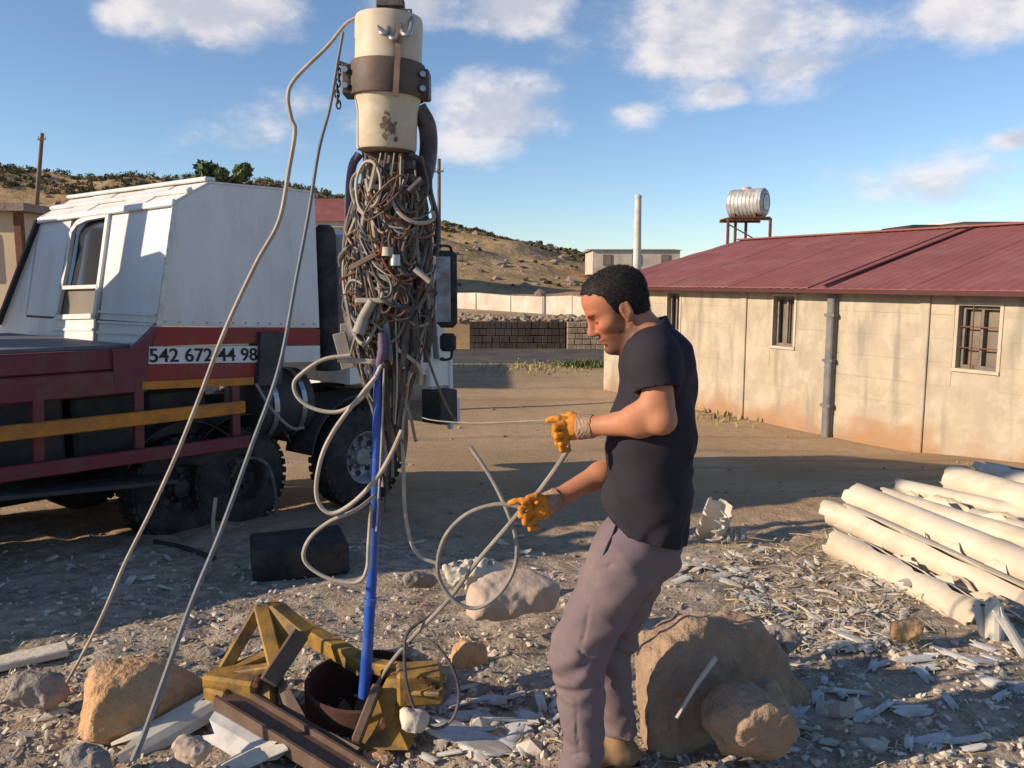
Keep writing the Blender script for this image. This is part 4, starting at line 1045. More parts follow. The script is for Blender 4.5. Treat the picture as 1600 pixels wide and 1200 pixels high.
# chain at the left of the clamp
ch = thing('chain', 'short rusty chain dangling from the clamp of the hanging cylinder', 'chain', hp(528, 170))
for k in range(8):
    c = hp(528+math.sin(k)*1.5, 104+k*8.5, -0.02); mb = MB(); m_ = []
    dx = Vector((0.008, 0, 0)) if k % 2 else Vector((0, 0.008, 0))
    pts = [c+dx*math.cos(t)+Vector((0, 0, 0.015*math.sin(t))) for t in np.linspace(0, 2*math.pi, 9)]
    mb.tube(pts, 0.0035, 5, 2); mb.build('link', 'cable_dark', ch)
# slings and shackles above the shell
for i, (x, yb) in enumerate(((597, 50), (612, 58), (634, 52), (604, 30))):
    sh = thing('shackle', ['bent shackle at the left over the hanging cylinder', 'steel shackle hooked low on the rim of the cylinder', 'rightmost steel shackle on the rim of the cylinder', 'small shackle behind the others over the cylinder'][i], 'shackle', hp(x, yb))
    w = 0.02; t = hp(x, yb-34, -0.05 if i < 3 else 0.02); b = hp(x+rnd.uniform(-3, 3), yb, -r1-0.012 if i < 3 else 0.02)
    d = (b-t)
    MB().tube([t+Vector((-w*0.6, 0, 0)), t+d*0.5+Vector((-w, 0, 0)), b+Vector((-w*0.5, 0, 0)), b+Vector((w*0.5, 0, 0)), t+d*0.5+Vector((w, 0, 0)), t+Vector((w*0.6, 0, 0))], 0.008, 8, 5).build('bow', 'chrome_dull', sh, True)
    MB().cyl(t+Vector((-w*1.1, 0, 0)), t+Vector((w*1.1, 0, 0)), 0.009, n=10).build('pin', 'cable_dark', sh)
rp = thing('hoist_rope', 'steel hoist ropes running up from the shackles', 'rope', hp(608, 20))
for x, x2 in ((597, 601), (606, 605), (622, 610), (632, 611)):
    MB().tube([hp(x, 24, -0.03), hp((x+x2)/2, -60, -0.02), HOOK+Vector(((x2-606)*0.003, 0, 0))], 0.0075, 7, 8).build('strand', 'rope_blue_grey', rp, True)
MB().box(hp(610, 6, -0.03), (0.05, 0, 0), (0, 0.02, 0), (0, 0, 0.014), 0.004).build('rope_clip', 'cable_dark', rp)

# ------------------------------------------------------------------ tangle of cables under it
tg = thing('cable_tangle', 'thick tangle of dirty cables and scrap metal hanging under the cream cylinder', 'cables', hp(605, 700))
fld = Field((hp(515, 0).x, YH-0.26, hp(600, 640).z), (hp(690, 0).x, YH+0.26, hp(600, 225).z), 0.009)
prof_t = [(605, 240, 44), (608, 290, 50), (606, 340, 60), (604, 400, 62), (606, 460, 60), (608, 520, 50), (612, 580, 34), (615, 640, 22)]
for (xa, ya, ra), (xb, yb, rb) in zip(prof_t[:-1], prof_t[1:]): fld.cap(hp(xa, ya, 0.06), hp(xb, yb, 0.06), rad(ra), rad(rb), 0.03, sx=((0, 1, 0), 0.55))
G = fld.G(); fld.d += 0.03*vnoise(G[0]*16, G[1]*16, G[2]*9, 4)+0.016*vnoise(G[0]*38, G[1]*38, G[2]*18, 6)
mat('tangle_core', (0.07, 0.05, 0.042), (0.11, 0.085, 0.07), scale=14, rough=0.85, bump=0.6, bscale=50, bdist=0.01)
fld.build('core', 'tangle_core', tg)
mats = ['cable_grey', 'cable_brown', 'cable_brown', 'cable_dark', 'cable_dark', 'cable_pale', 'cable_dark', 'cable_brown', 'cable_grey', 'rust']
def half(y): return float(np.interp(y, [240, 290, 340, 400, 460, 520, 580, 640, 700], [44, 54, 64, 68, 66, 60, 48, 32, 20]))
rnd = random.Random(11)
def front(xx, yy, extra=0.0):
    hw = half(yy); xx = max(606-hw-8, min(606+hw+8, xx)); e = math.sqrt(max(0, 1-((xx-606)/(hw+12))**2)); return hp(xx, yy, 0.07-0.13*e-extra)
RS = (0.0022, 0.003, 0.003, 0.004, 0.004, 0.005, 0.006, 0.008)
for i in range(90):                      # drapes that belly out and run together at the bottom
    s_ = rnd.uniform(-1, 1); y = rnd.uniform(238, 330); yend = rnd.uniform(460, 700); y1 = y+(yend-y)*rnd.uniform(0.3, 0.45); y2 = y+(yend-y)*rnd.uniform(0.6, 0.8)
    s1 = max(-1, min(1, s_+rnd.uniform(-0.5, 0.5))); s2 = max(-1, min(1, s1+rnd.uniform(-0.5, 0.5))); ex = rnd.uniform(0, 0.05)
    MB().tube([front(606+s_*half(y)*0.9, y, ex), front(606+s1*half(y1), y1, ex), front(606+s2*half(y2), y2, ex), front(612+s2*half(yend)*0.6, yend, ex*0.6)], rnd.choice(RS), 6, 7).build('cable', rnd.choice(mats), tg, True)
for i in range(74):                      # slack bights hanging between two points
    y = rnd.uniform(280, 470); x0 = 606+rnd.uniform(-1.05, 0.4)*half(y); w = rnd.uniform(22, 100); sag = rnd.uniform(15, 95); tl_ = rnd.uniform(-45, 45); ex = rnd.uniform(0.0, 0.07)
    pts = [front(x0, y, ex), front(x0+w*0.2, y+sag*0.7+tl_*0.2, ex), front(x0+w*0.5, y+sag+tl_*0.5, ex+0.01), front(x0+w*0.8, y+sag*0.65+tl_*0.8, ex), front(x0+w, y+tl_, ex)]
    MB().tube(pts, rnd.choice(RS), 6, 6).build('cable', rnd.choice(mats), tg, True)
for i in range(34):                      # smooth coils
    yc = rnd.uniform(290, 500); hw = half(yc); xc = 605+rnd.uniform(-0.7, 0.7)*hw; a = rnd.uniform(14, 42); b = rnd.uniform(18, 60); tilt = rnd.uniform(-0.8, 0.8); s0 = rnd.uniform(0, 6.28); sp = rnd.uniform(2.6, 6.4); ex = rnd.uniform(0.03, 0.085); pts = []
    for k in range(9):
        t = s0+sp*k/8; g_ = 1-0.35*k/8; dx, dy = a*g_*math.cos(t), b*g_*math.sin(t); pts.append(front(xc+dx*math.cos(tilt)-dy*math.sin(tilt), yc+dx*math.sin(tilt)+dy*math.cos(tilt), ex+0.02*math.sin(t)))
    MB().tube(pts, rnd.choice((0.003, 0.004, 0.005, 0.006, 0.0075)), 6, 5).build('cable', rnd.choice(mats), tg, True)
for i in range(14):                      # stiff ends crossing at all angles
    y = rnd.uniform(265, 545); x0 = 606+rnd.uniform(-0.95, 0.9)*half(y); a = rnd.uniform(-1.5, 1.5); l = rnd.uniform(25, 90); ex = rnd.uniform(0.02, 0.085)
    dx, dy = math.sin(a)*l, abs(math.cos(a))*l
    MB().tube([front(x0, y, ex), front(x0+dx*0.5+rnd.uniform(-8, 8), y+dy*0.5, ex+0.01), front(x0+dx, y+dy, ex)], rnd.choice(RS), 6, 6).build('cable', rnd.choice(mats), tg, True)
for k, (x, y, l, a, w_) in enumerate(((552, 330, 70, 0.5, 9), (660, 330, 60, -0.4, 8), (575, 365, 60, 0.9, 12), (630, 350, 70, -0.7, 10), (570, 430, 66, 1.3, 8), (560, 455, 80, 0.2, 9), (648, 470, 90, 0.05, 10), (636, 500, 80, -0.1, 9), (600, 480, 90, 0.12, 9), (668, 480, 90, 0.08, 9), (545, 480, 60, 0.1, 8))):
    p = [front(x+math.sin(a)*l*t, y+math.cos(a)*l*t+6*math.sin(t*3+k), 0.06) for t in (0, 0.35, 0.7, 1)]
    for q0, q1 in zip(p[:-1], p[1:]): pass
    V = []; Fc = []
    for m_, q0 in enumerate(catmull(p, 4)):
        sd2 = Vector((math.cos(a+0.5*math.sin(m_*0.5+k)), -0.35*math.sin(m_*0.6+k), -math.sin(a)))*w_*0.5*YH/F; V += [q0-sd2, q0+sd2, q0+sd2+Vector((0, 0.003, 0)), q0-sd2+Vector((0, 0.003, 0))]
        if m_: b_ = (m_-1)*4; Fc += [(b_+i_, b_+(i_+1) % 4, b_+4+(i_+1) % 4, b_+4+i_) for i_ in range(4)]
    obj('metal_strip', V, Fc, rnd.choice(['cable_grey', 'cable_brown', 'rope_blue_grey', 'cable_dark']), tg)
# scrap caught in the tangle: plates, tubes, joints
def scrap(x0, y0, x1, y1, w, t, dy, m, nm='scrap_bar'): MB().bar(hp(x0, y0, dy), hp(x1, y1, dy), w, t, up=(0, -1, 0.2), bev=0.003).build(nm, m, tg)
scrap(530, 520, 545, 576, 0.05, 0.02, -0.05, 'cable_grey'); scrap(552, 505, 556, 574, 0.1, 0.01, -0.01, 'cable_grey', 'scrap_plate')
scrap(528, 562, 590, 566, 0.02, 0.02, -0.1, 'cable_pale'); scrap(556, 470, 612, 470, 0.018, 0.018, -0.14, 'cable_pale')
scrap(545, 420, 590, 396, 0.02, 0.006, -0.12, 'cable_brown', 'scrap_plate')
scrap(596, 330, 640, 365, 0.02, 0.016, -0.11, 'cable_brown')
scrap(648, 470, 652, 600, 0.03, 0.02, -0.03, 'cable_grey'); scrap(662, 440, 668, 560, 0.03, 0.03, 0.02, 'cable_grey'); scrap(672, 430, 682, 560, 0.022, 0.02, 0.03, 'rope_blue_grey')
scrap(600, 262, 650, 258, 0.03, 0.02, -0.07, 'cable_dark'); scrap(580, 292, 636, 300, 0.02, 0.014, -0.1, 'band_brown')
for (x0, y0, x1, y1, r_, m) in ((566, 500, 582, 470, 0.02, 'cable_grey'), (560, 520, 568, 498, 0.024, 'cable_grey'), (606, 400, 606, 386, 0.022, 'cable_pale'), (618, 415, 618, 398, 0.02, 'chrome_dull'), (640, 300, 660, 280, 0.014, 'cable_dark'), (648, 420, 672, 440, 0.011, 'cable_pale')):
    MB().cyl(hp(x0, y0, -0.14), hp(x1, y1, -0.14), r_, r_*0.9, 14).build('pipe_joint', m, tg, True)
MB().tube([hp(562, 240, 0.05), hp(550, 262, 0.05), hp(545, 320, 0.06), hp(546, 420, 0.06)], 0.016, 10).build('hose', 'cable_purple', tg, True)
MB().tube([hp(652, 168, 0.05), hp(668, 200, 0.07), hp(668, 250, 0.07), hp(655, 300, 0.03)], 0.034, 10).build('hose', 'cable_dark', tg, True)
MB().tube([hp(640, 240, -0.02), hp(668, 262, -0.02), hp(672, 300, -0.01), hp(684, 350, 0), hp(680, 400, 0)], 0.011, 8).build('hose', 'cable_dark', tg, True)
MB().tube([hp(596, 520, -0.13), hp(598, 548, -0.13), hp(592, 575, -0.1), hp(590, 600, -0.07)], 0.0175, 10).build('wrapped_end', 'cable_purple', tg, True)
MB().tube([hp(620, 560, -0.06), hp(626, 620, -0.05), hp(630, 680, -0.05), hp(627, 720, -0.04)], lambda t: 0.028-0.012*t, 9).build('frayed_rope', 'cable_brown', tg, True)
for x0, y0, x1, y1, m, r_ in ((596, 560, 602, 770, 'cable_dark', .006), (607, 560, 613, 745, 'cable_grey', .006), (618, 600, 607, 800, 'cable_dark', .004), (640, 580, 630, 700, 'cable_pale', .006), (602, 600, 598, 760, 'cable_pale', .006), (612, 590, 618, 720, 'cable_brown', .008), (634, 560, 642, 690, 'cable_grey', .006)):
    MB().tube([hp(x0, y0, -0.06), hp(x0+(x1-x0)*0.3+rnd.uniform(-9, 9), y0+(y1-y0)*0.35, -0.07), hp(x0+(x1-x0)*0.7+rnd.uniform(-9, 9), y0+(y1-y0)*0.7, -0.08), hp(x1+rnd.uniform(-8, 8), y1, -0.05)], r_, 6, 8).build('cable', m, tg, True)

# ------------------------------------------------------------------ long cables, loops and the blue pipe
def cable(name, label, pts, r, m, cat='cable', n=8, sub=7):
    o = MB().tube(pts, r, n, sub).build(name, m, None, True); return tag(o, label, cat)
def hpl(*p, d0=-0.05, d1=None):
    d1 = d0 if d1 is None else d1; return [hp(x, y, d0+(d1-d0)*i/(len(p)-1)) for i, (x, y) in enumerate(p)]
tail = gh(92, 1100, 0.012); tail2 = gh(20, 1190, 0.012)
cable('cable', 'pale cable sagging from the cylinder top to the ground at far left', hpl((560, 26), (540, 38), (512, 72), (462, 122), (450, 150), (455, 185), (461, 205), (452, 262), (436, 345), (400, 412), (352, 515), (312, 620), (275, 712), (235, 800), (195, 880), (152, 978), d0=-0.02, d1=-0.02)+[tail, tail2], lambda t: 0.0062+0.0024*math.sin(min(t*1.1, 1)*3), 'cable_pale')
cable('cable', 'blue grey rope hanging from the clamp down to the broken plastic at lower left', [hp(536, 50, -0.05), hp(527, 100, -0.06), hp(515, 170, -0.08), hp(498, 235, -0.1), hp(482, 335, -0.14), hp(462, 440, -0.18), hp(436, 575, -0.22), hp(392, 700, -0.27), hp(345, 830, -0.33), hp(302, 935, -0.38), hp(262, 1045, -0.43), hp(228, 1140, -0.47), hp(208, 1188, -0.5)], lambda t: 0.006+0.0055*t*t, 'rope_blue_grey')
cable('cable', 'pale cable loop curling left in front of the fuel tank', hpl((548, 555), (505, 562), (470, 585), (459, 602), (468, 624), (495, 640), (530, 643), (562, 625), (582, 598), (600, 560), d0=-0.12), 0.0075, 'cable_pale')
cable('cable', 'wide pale cable loop hanging in front of the front wheel', hpl((588, 588), (560, 622), (525, 668), (503, 712), (494, 760), (500, 790), (522, 802), (556, 782), (590, 745), (612, 708), (628, 672), d0=-0.14), 0.0085, 'cable_pale')
cable('cable', 'lowest cable loop beside the blue pipe over the black block', hpl((585, 775), (556, 797), (515, 815), (485, 840), (474, 868), (486, 888), (520, 906), (558, 910), (573, 890), (576, 850), (580, 790), d0=-0.12), 0.0075, 'cable_pale')
cable('cable', 'pale cable end curving right below the frayed rope', hpl((626, 660), (630, 720), (632, 790), (640, 840), (655, 868), (682, 880), d0=-0.06), 0.0075, 'cable_pale')
cable('cable', 'thin dark wire slanting right from the tangle', hpl((664, 545), (680, 592), (697, 632), (712, 658), d0=-0.04), 0.005, 'cable_brown')
cable('cable', 'short dark wire near the rear wheels of the truck', [at(400, 600, 6.5), at(425, 640, 6.45), at(455, 668, 6.4), at(475, 668, 6.4)], 0.012, 'cable_grey')
bp = thing('blue_pipe', 'bright blue plastic pipe standing in the well hole', 'pipe', hp(570, 1085))
b0, b1, b2 = hp(591, 568, -0.10), hp(586, 800, -0.08), hp(569, 1088, -0.05)
MB().tube([b0, b1, hp(578, 950, -0.06), b2], lambda t: 0.016+0.008*t, 14, 8).build('tube', 'blue_pipe', bp, True)
for y, x in ((812, 585), (935, 579)): MB().cyl(hp(x, y, -0.075), hp(x-0.5, y+9, -0.075), 0.024, n=14).build('coupling', 'blue_pipe', bp, True)
MB().tube([hp(600, 575, -0.12), hp(596, 690, -0.11), hp(588, 830, -0.1)], 0.004, 6).build('taped_wire', 'cable_pale', bp, True)

# cable held by the man and the coil it makes
cable('held_cable', 'taut grey cable pulled up out of the well by the man', [at(886, 690, 2.53), at(884, 708, 2.53), at(845, 764, 2.62), at(818, 793, 2.68), at(790, 826, 2.72), at(742, 882, 2.8), at(700, 938, 2.9), at(655, 985, 2.98), at(615, 1030, 3.03), at(588, 1072, 3.06)], 0.0085, 'cable_grey')
cable('cable_coil', 'loose cable coil hanging beside the orange gloves', [at(735, 698, 2.86), at(768, 748, 2.82), at(793, 800, 2.78), at(807, 848, 2.76), at(803, 890, 2.76), at(780, 928, 2.78), at(745, 950, 2.8), at(712, 940, 2.8), at(690, 912, 2.8), at(684, 878, 2.78), at(697, 836, 2.75), at(730, 803, 2.72), at(775, 788, 2.7), at(812, 792, 2.69)], 0.0075, 'cable_grey')
cable('wire_coil', 'dark wire coil lying against the yellow bracket', [at(625, 1010, 2.95), at(668, 1000, 2.9), at(703, 1036, 2.85), at(717, 1080, 2.82), at(708, 1122, 2.8), at(680, 1138, 2.8), at(652, 1115, 2.82), at(636, 1070, 2.86), at(632, 1020, 2.9), at(640, 985, 2.94), at(690, 950, 2.98)], 0.006, 'cable_dark')

cable('held_strand', 'thin strand running left from the upper glove to the hanging tangle', [at(860, 656, 2.50), at(800, 659, 2.62), at(735, 661, 2.8), at(668, 655, 3.0), at(640, 640, 3.05)], 0.0022, 'cable_grey')
# ------------------------------------------------------------------ yellow well clamp over the hole
wc = thing('well_clamp', 'yellow steel casing clamp with a rusty open pipe at the well mouth', 'clamp', gh(520, 1110))
hc = Vector((HOLE[0], HOLE[1], -0.04))
mb = MB(); mb.lathe((hc.x, hc.y, -0.05), (0.02, -0.07, 1), [(0.235, -0.1), (0.235, 0.15), (0.222, 0.155), (0.216, 0.14), (0.205, -0.75), (0.0, -0.75)], 40); mb.build('casing', 'rust_hole', wc, True)
def yb(p, q, w, t, up=(0, 0, 1), m='yellow_paint', nm='beam'): return MB().bar(p, q, w, t, up=up, bev=0.006).build(nm, m, wc)
# left upright gusset frame: triangle with an opening
P1, P2, P3 = at(408, 948, 3.22), at(345, 1055, 3.05), at(432, 1042, 3.0)
yb(P1, P2, 0.05, 0.03, up=(0.4, -1, 0.2)); yb(P2, P3, 0.05, 0.03, up=(0, 0, 1)); yb(P1, P3, 0.06, 0.035, up=(0.4, -1, 0.2))
MB().prism([at(408, 945, 3.22), at(426, 948, 3.2), at(474, 988, 3.12), at(462, 1008, 3.1), at(430, 1010, 3.12)], (0.03, 0.05, 0.0)).build('gusset', 'yellow_paint', wc)
yb(at(470, 990, 3.12), at(418, 1068, 2.95), 0.07, 0.04, up=(0.5, -1, 0.6), m='brown_steel')
MB().box(at(372, 1072, 3.02), (0.11, -0.03, 0.0), (0.02, 0.07, 0), (0, 0, 0.062), 0.012).build('bearing_box', 'yellow_paint', wc)
MB().box(at(345, 1085, 2.98), (0.05, -0.02, 0.0), (0.01, 0.05, 0), (0, 0, 0.04), 0.01).build('bearing_box', 'yellow_paint', wc)
# rear beam, right bracket and foot
yb(at(470, 982, 3.45), at(572, 1042, 3.2), 0.07, 0.07); 
MB().box(at(655, 1068, 2.95), (0.085, 0.01, 0), (-0.01, 0.06, 0), (0, 0, 0.066), 0.012).build('bracket', 'yellow_paint', wc)
yb(at(600, 1050, 3.1), at(690, 1062, 2.92), 0.05, 0.03, m='yellow_paint', nm='flange'); yb(at(610, 1078, 2.95), at(692, 1082, 2.86), 0.05, 0.02, nm='flange')
MB().prism([at(604, 1060, 2.95), at(624, 1062, 2.94), at(614, 1120, 2.88), at(638, 1172, 2.76), at(545, 1172, 2.78), at(580, 1110, 2.9)], (0.02, 0.05, 0)).build('leg_plate', 'yellow_paint', wc)
MB().bar(at(590, 1072, 2.92), at(556, 1160, 2.76), 0.035, 0.05, up=(0, -1, 0.5), bev=0.006).build('rib', 'brown_steel', wc)
for x, y, Y in ((660, 1062, 2.885), (676, 1075, 2.88), (598, 1132, 2.79), (400, 1068, 2.93)):
    c = at(x, y, Y); MB().cyl(c+Vector((0, 0.03, 0)), c+Vector((0, -0.012, 0)), 0.012, n=6).build('bolt', 'rust', wc)
# trough plates that join the gusset frame, the bearing box and the right bracket
MB().prism([at(425, 1046, 3.02), at(438, 1050, 3.0), at(480, 1125, 2.86), at(562, 1168, 2.74), at(545, 1186, 2.72), at(455, 1140, 2.84)], (0.0, 0.02, -0.05)).build('trough_plate', 'brown_steel', wc)
yb(at(330, 1062, 3.06), at(462, 1010, 3.14), 0.05, 0.05, m='yellow_paint'); yb(at(345, 1105, 2.93), at(335, 1050, 3.08), 0.05, 0.06, m='brown_steel')
MB().prism([at(322, 1060, 3.05), at(352, 1045, 3.06), at(420, 1062, 2.98), at(422, 1100, 2.9), at(375, 1108, 2.9), at(325, 1090, 2.98)], (0.02, 0.04, -0.03)).build('side_plate', 'yellow_paint', wc)
yb(at(575, 1040, 3.2), at(640, 1050, 3.05), 0.06, 0.05, m='yellow_paint')
# front channel beam
A = at(352, 1088, 2.92); B = at(600, 1240, 2.58); d = (B-A).normalized()
ch_ = MB(); ch_.bar(A, B, 0.10, 0.012); sd_ = d.cross(UP).normalized()
for s in (-1, 1): ch_.bar(A+sd_*s*0.052+UP*0.0, B+sd_*s*0.052, 0.012, 0.06)
ch_.build('channel_beam', 'brown_steel', wc)
# ------------------------------------------------------------------ boulders
mat('sandstone', (0.54, 0.335, 0.175), (0.43, 0.25, 0.125), scale=6, rough=0.92, bump=1.0, bscale=24, bdist=0.03, dirt=(0.55, 0.40, 0.25), dirt_amt=0.5, dscale=9, spec=0.15)
mat('pinkstone', (0.47, 0.37, 0.29), (0.39, 0.30, 0.235), scale=6, rough=0.92, bump=0.6, bscale=30, bdist=0.01, dirt=(0.52, 0.44, 0.35), dirt_amt=0.4, dscale=7, spec=0.15)
mat('greystone', (0.29, 0.25, 0.215), (0.22, 0.19, 0.165), scale=7, rough=0.92, bump=1.0, bscale=28, bdist=0.02, dirt=(0.4, 0.34, 0.27), dirt_amt=0.5, dscale=9, spec=0.15)
mat('brownstone', (0.36, 0.25, 0.17), (0.27, 0.19, 0.135), scale=6, rough=0.92, bump=1.0, bscale=24, bdist=0.03, dirt=(0.4, 0.29, 0.19), dirt_amt=0.5, dscale=5, spec=0.15)
mat('palestone', (0.6, 0.53, 0.43), (0.48, 0.42, 0.34), scale=7, rough=0.9, bump=0.6, bscale=30, bdist=0.01, spec=0.15)
def rock(label, prims, cuts, res, matn, seed, amp=0.02, name='boulder', fine=0.008, group=None, k=0.05, ck=0.016, facets=12):
    P = [(Vector(a), Vector(b), ra, rb) for a, b, ra, rb in prims]
    lo = [min(min(a[i]-ra, b[i]-rb) for a, b, ra, rb in P)-0.08 for i in range(3)]; hi = [max(max(a[i]+ra, b[i]+rb) for a, b, ra, rb in P)+0.08 for i in range(3)]
    f = Field(lo, hi, res)
    for a, b, ra, rb in P: f.cap(a, b, ra, rb, k)
    G = f.G(); sc = 0.5/max(ra, 0.05)
    f.d += amp*fbm(G[0]*sc*3, G[1]*sc*3, G[2]*sc*3, seed, 3)
    for p, n in cuts: f.plane(Vector(p), Vector(n), ck)
    rq = random.Random(seed*7+1); cen = sum(((a+b)/2 for a, b, _, _ in P), Vector())/len(P)
    for _ in range(facets):                 # fracture faces
        n = Vector((rq.gauss(0, 1), rq.gauss(0, 1), rq.gauss(0, 0.8))).normalized()
        e = max(max((a-cen).dot(n)+ra, (b-cen).dot(n)+rb) for a, b, ra, rb in P)
        f.plane(cen+n*e*rq.uniform(0.74, 0.95), n, ck)
    f.d += fine*fbm(G[0]*22, G[1]*22, G[2]*22, seed+9, 3)
    o = f.build(name, matn); return tag(o, label, 'rock', group)
a = at(180, 1085, 2.95)
rock('rounded tan boulder at lower left with a flat sunlit face', [(at(170, 1095, 2.92), at(240, 1088, 3.04), 0.168, 0.162), (at(240, 1085, 3.04), at(275, 1083, 3.08), 0.15, 0.10)], [(at(137, 1090, 2.88), (-0.83, -0.52, 0.2))], 0.011, 'sandstone', 3, 0.025)
rock('large boulder behind the man with a shaded face and sunlit left rim', [(at(1080, 1060, 2.97), at(1150, 1065, 3.06), 0.25, 0.25), (at(1050, 1130, 2.88), at(1160, 1125, 2.95), 0.15, 0.18), (at(1160, 1060, 3.06), at(1222, 1115, 3.04), 0.22, 0.15)], [(at(1046, 1065, 2.80), (0.50, -0.85, 0.16)), (at(1075, 960, 2.9), (0.30, 0, 1)), (at(1200, 1000, 3.0), (0.75, -0.1, 0.66)), (at(992, 1080, 2.85), (-0.92, -0.3, 0.25))], 0.012, 'brownstone', 5, 0.03, facets=4)
rock('angular tan boulder with a sunlit top in front of the large boulder', [(at(1160, 1122, 2.66), at(1198, 1125, 2.72), 0.125, 0.125)], [(at(1135, 1100, 2.62), (-0.75, -0.2, 0.62)), (at(1150, 1120, 2.535), (0.25, -0.95, -0.15)), (at(1238, 1120, 2.7), (0.9, -0.1, 0.4))], 0.009, 'brownstone', 8, 0.02, ck=0.01, facets=6)
rock('long smooth pale boulder lying behind the yellow clamp', [(at(742, 942, 3.62), at(850, 928, 3.7), 0.085, 0.085), (at(775, 925, 3.7), at(820, 915, 3.72), 0.1, 0.09)], [(at(790, 893, 3.6), (0.1, -0.2, 1))], 0.010, 'pinkstone', 11, 0.012, fine=0.003, facets=7)
rock('small pointed tan stone in the middle of the lit gravel', [(at(722, 1022, 3.2), at(752, 1022, 3.28), 0.062, 0.045)], [(at(710, 1020, 3.15), (-0.8, -0.55, 0.2)), (at(725, 990, 3.2), (0, 0, 1))], 0.007, 'sandstone', 13, 0.014, name='stone')
rock('grey rounded stone behind the loop of cable', [(at(640, 905, 4.3), at(668, 905, 4.35), 0.05, 0.045)], [], 0.008, 'greystone', 14, 0.014, name='stone')
rock('pale heap of stone under the cable coil', [(at(700, 900, 4.2), at(770, 893, 4.3), 0.06, 0.08)], [(at(730, 880, 4.2), (0, 0, 1))], 0.01, 'palestone', 15, 0.03, name='stone')
rock('broad flat grey stone half buried at the lower left', [(at(38, 1075, 3.0), at(82, 1080, 3.02), 0.07, 0.07)], [(at(50, 1055, 3.0), (0.1, -0.35, 1))], 0.009, 'greystone', 16, 0.02, name='stone')
rock('white rounded stone beneath the yellow bracket', [(at(640, 1125, 2.78), at(655, 1132, 2.8), 0.05, 0.045)], [], 0.007, 'palestone', 17, 0.012, name='stone')
rock('dark stone at the bottom left corner', [(at(120, 1192, 2.6), at(160, 1195, 2.6), 0.055, 0.05)], [], 0.008, 'greystone', 18, 0.016, name='stone')
rock('small brown stone beside the sheen of white shards', [(at(1195, 998, 3.4), at(1235, 1000, 3.4), 0.045, 0.05)], [], 0.008, 'greystone', 19, 0.014, name='stone')
rock('brown stone among the straw in front of the plastic pipes', [(at(1400, 985, 3.7), at(1430, 985, 3.7), 0.05, 0.05)], [], 0.008, 'sandstone', 20, 0.014, name='stone')
rock('tan block among the broken plastic at the bottom left', [(at(285, 1172, 2.62), at(310, 1175, 2.62), 0.045, 0.045)], [(at(280, 1150, 2.62), (0, 0, 1)), (at(270, 1170, 2.6), (-0.5, -0.8, 0))], 0.007, 'pinkstone', 21, 0.012, name='stone')
# stick leaning on the large boulder
o = MB().tube([at(1057, 1122, 2.68), at(1085, 1075, 2.72), at(1118, 1028, 2.78)], lambda t: 0.006+0.004*t, 6).build('stick', 'palestone', None, True); tag(o, 'thin pale stick leaning on the shaded face of the large boulder', 'stick')
# black block in the truck's shade, slab
def box_thing(name, label, cat, c, ax_, ay_, az_, matn, bev): return tag(MB().box(c, ax_, ay_, az_, bev).build(name, matn), label, cat)
c = gh(468, 893); box_thing('black_block', 'black rubber block lying in the shade behind the cable loop', 'block', c+UP*0.10, Vector((0.27, 0.1, 0)), Vector((-0.07, 0.2, 0)), Vector((0, 0, 0.1)), 'black_rubber', 0.016)
c = gh(30, 1048); box_thing('slab', 'thin pale broken slab at the left edge of the picture', 'slab', c+UP*0.02, Vector((0.17, 0.09, 0.01)), Vector((-0.03, 0.045, 0)), Vector((0, 0, 0.018)), 'palestone', 0.006)
c = gh(335, 830); tag(MB().tube([gh(338, 868, 0.02), at(333, 820, 5.2), at(337, 778, 5.2)], 0.012, 7).build('rod', 'cable_pale', None, True), 'pale rod standing by the rear wheels of the truck', 'rod')
tag(MB().tube([gh(242, 850, 0.02), gh(290, 862, 0.02), gh(335, 878, 0.02)], 0.018, 7).build('bent_bar', 'dark_steel', None, True), 'dark bar lying on the ground near the rear wheels', 'bar')
o = MB().tube([at(432, 808, 5.6), at(430, 770, 5.6), at(420, 730, 5.62), at(398, 716, 5.65), at(375, 722, 5.68), at(362, 745, 5.7)], 0.012, 7).build('hose', 'cable_dark', None, True); tag(o, 'dark hose arching over the rear wheel of the truck', 'hose')

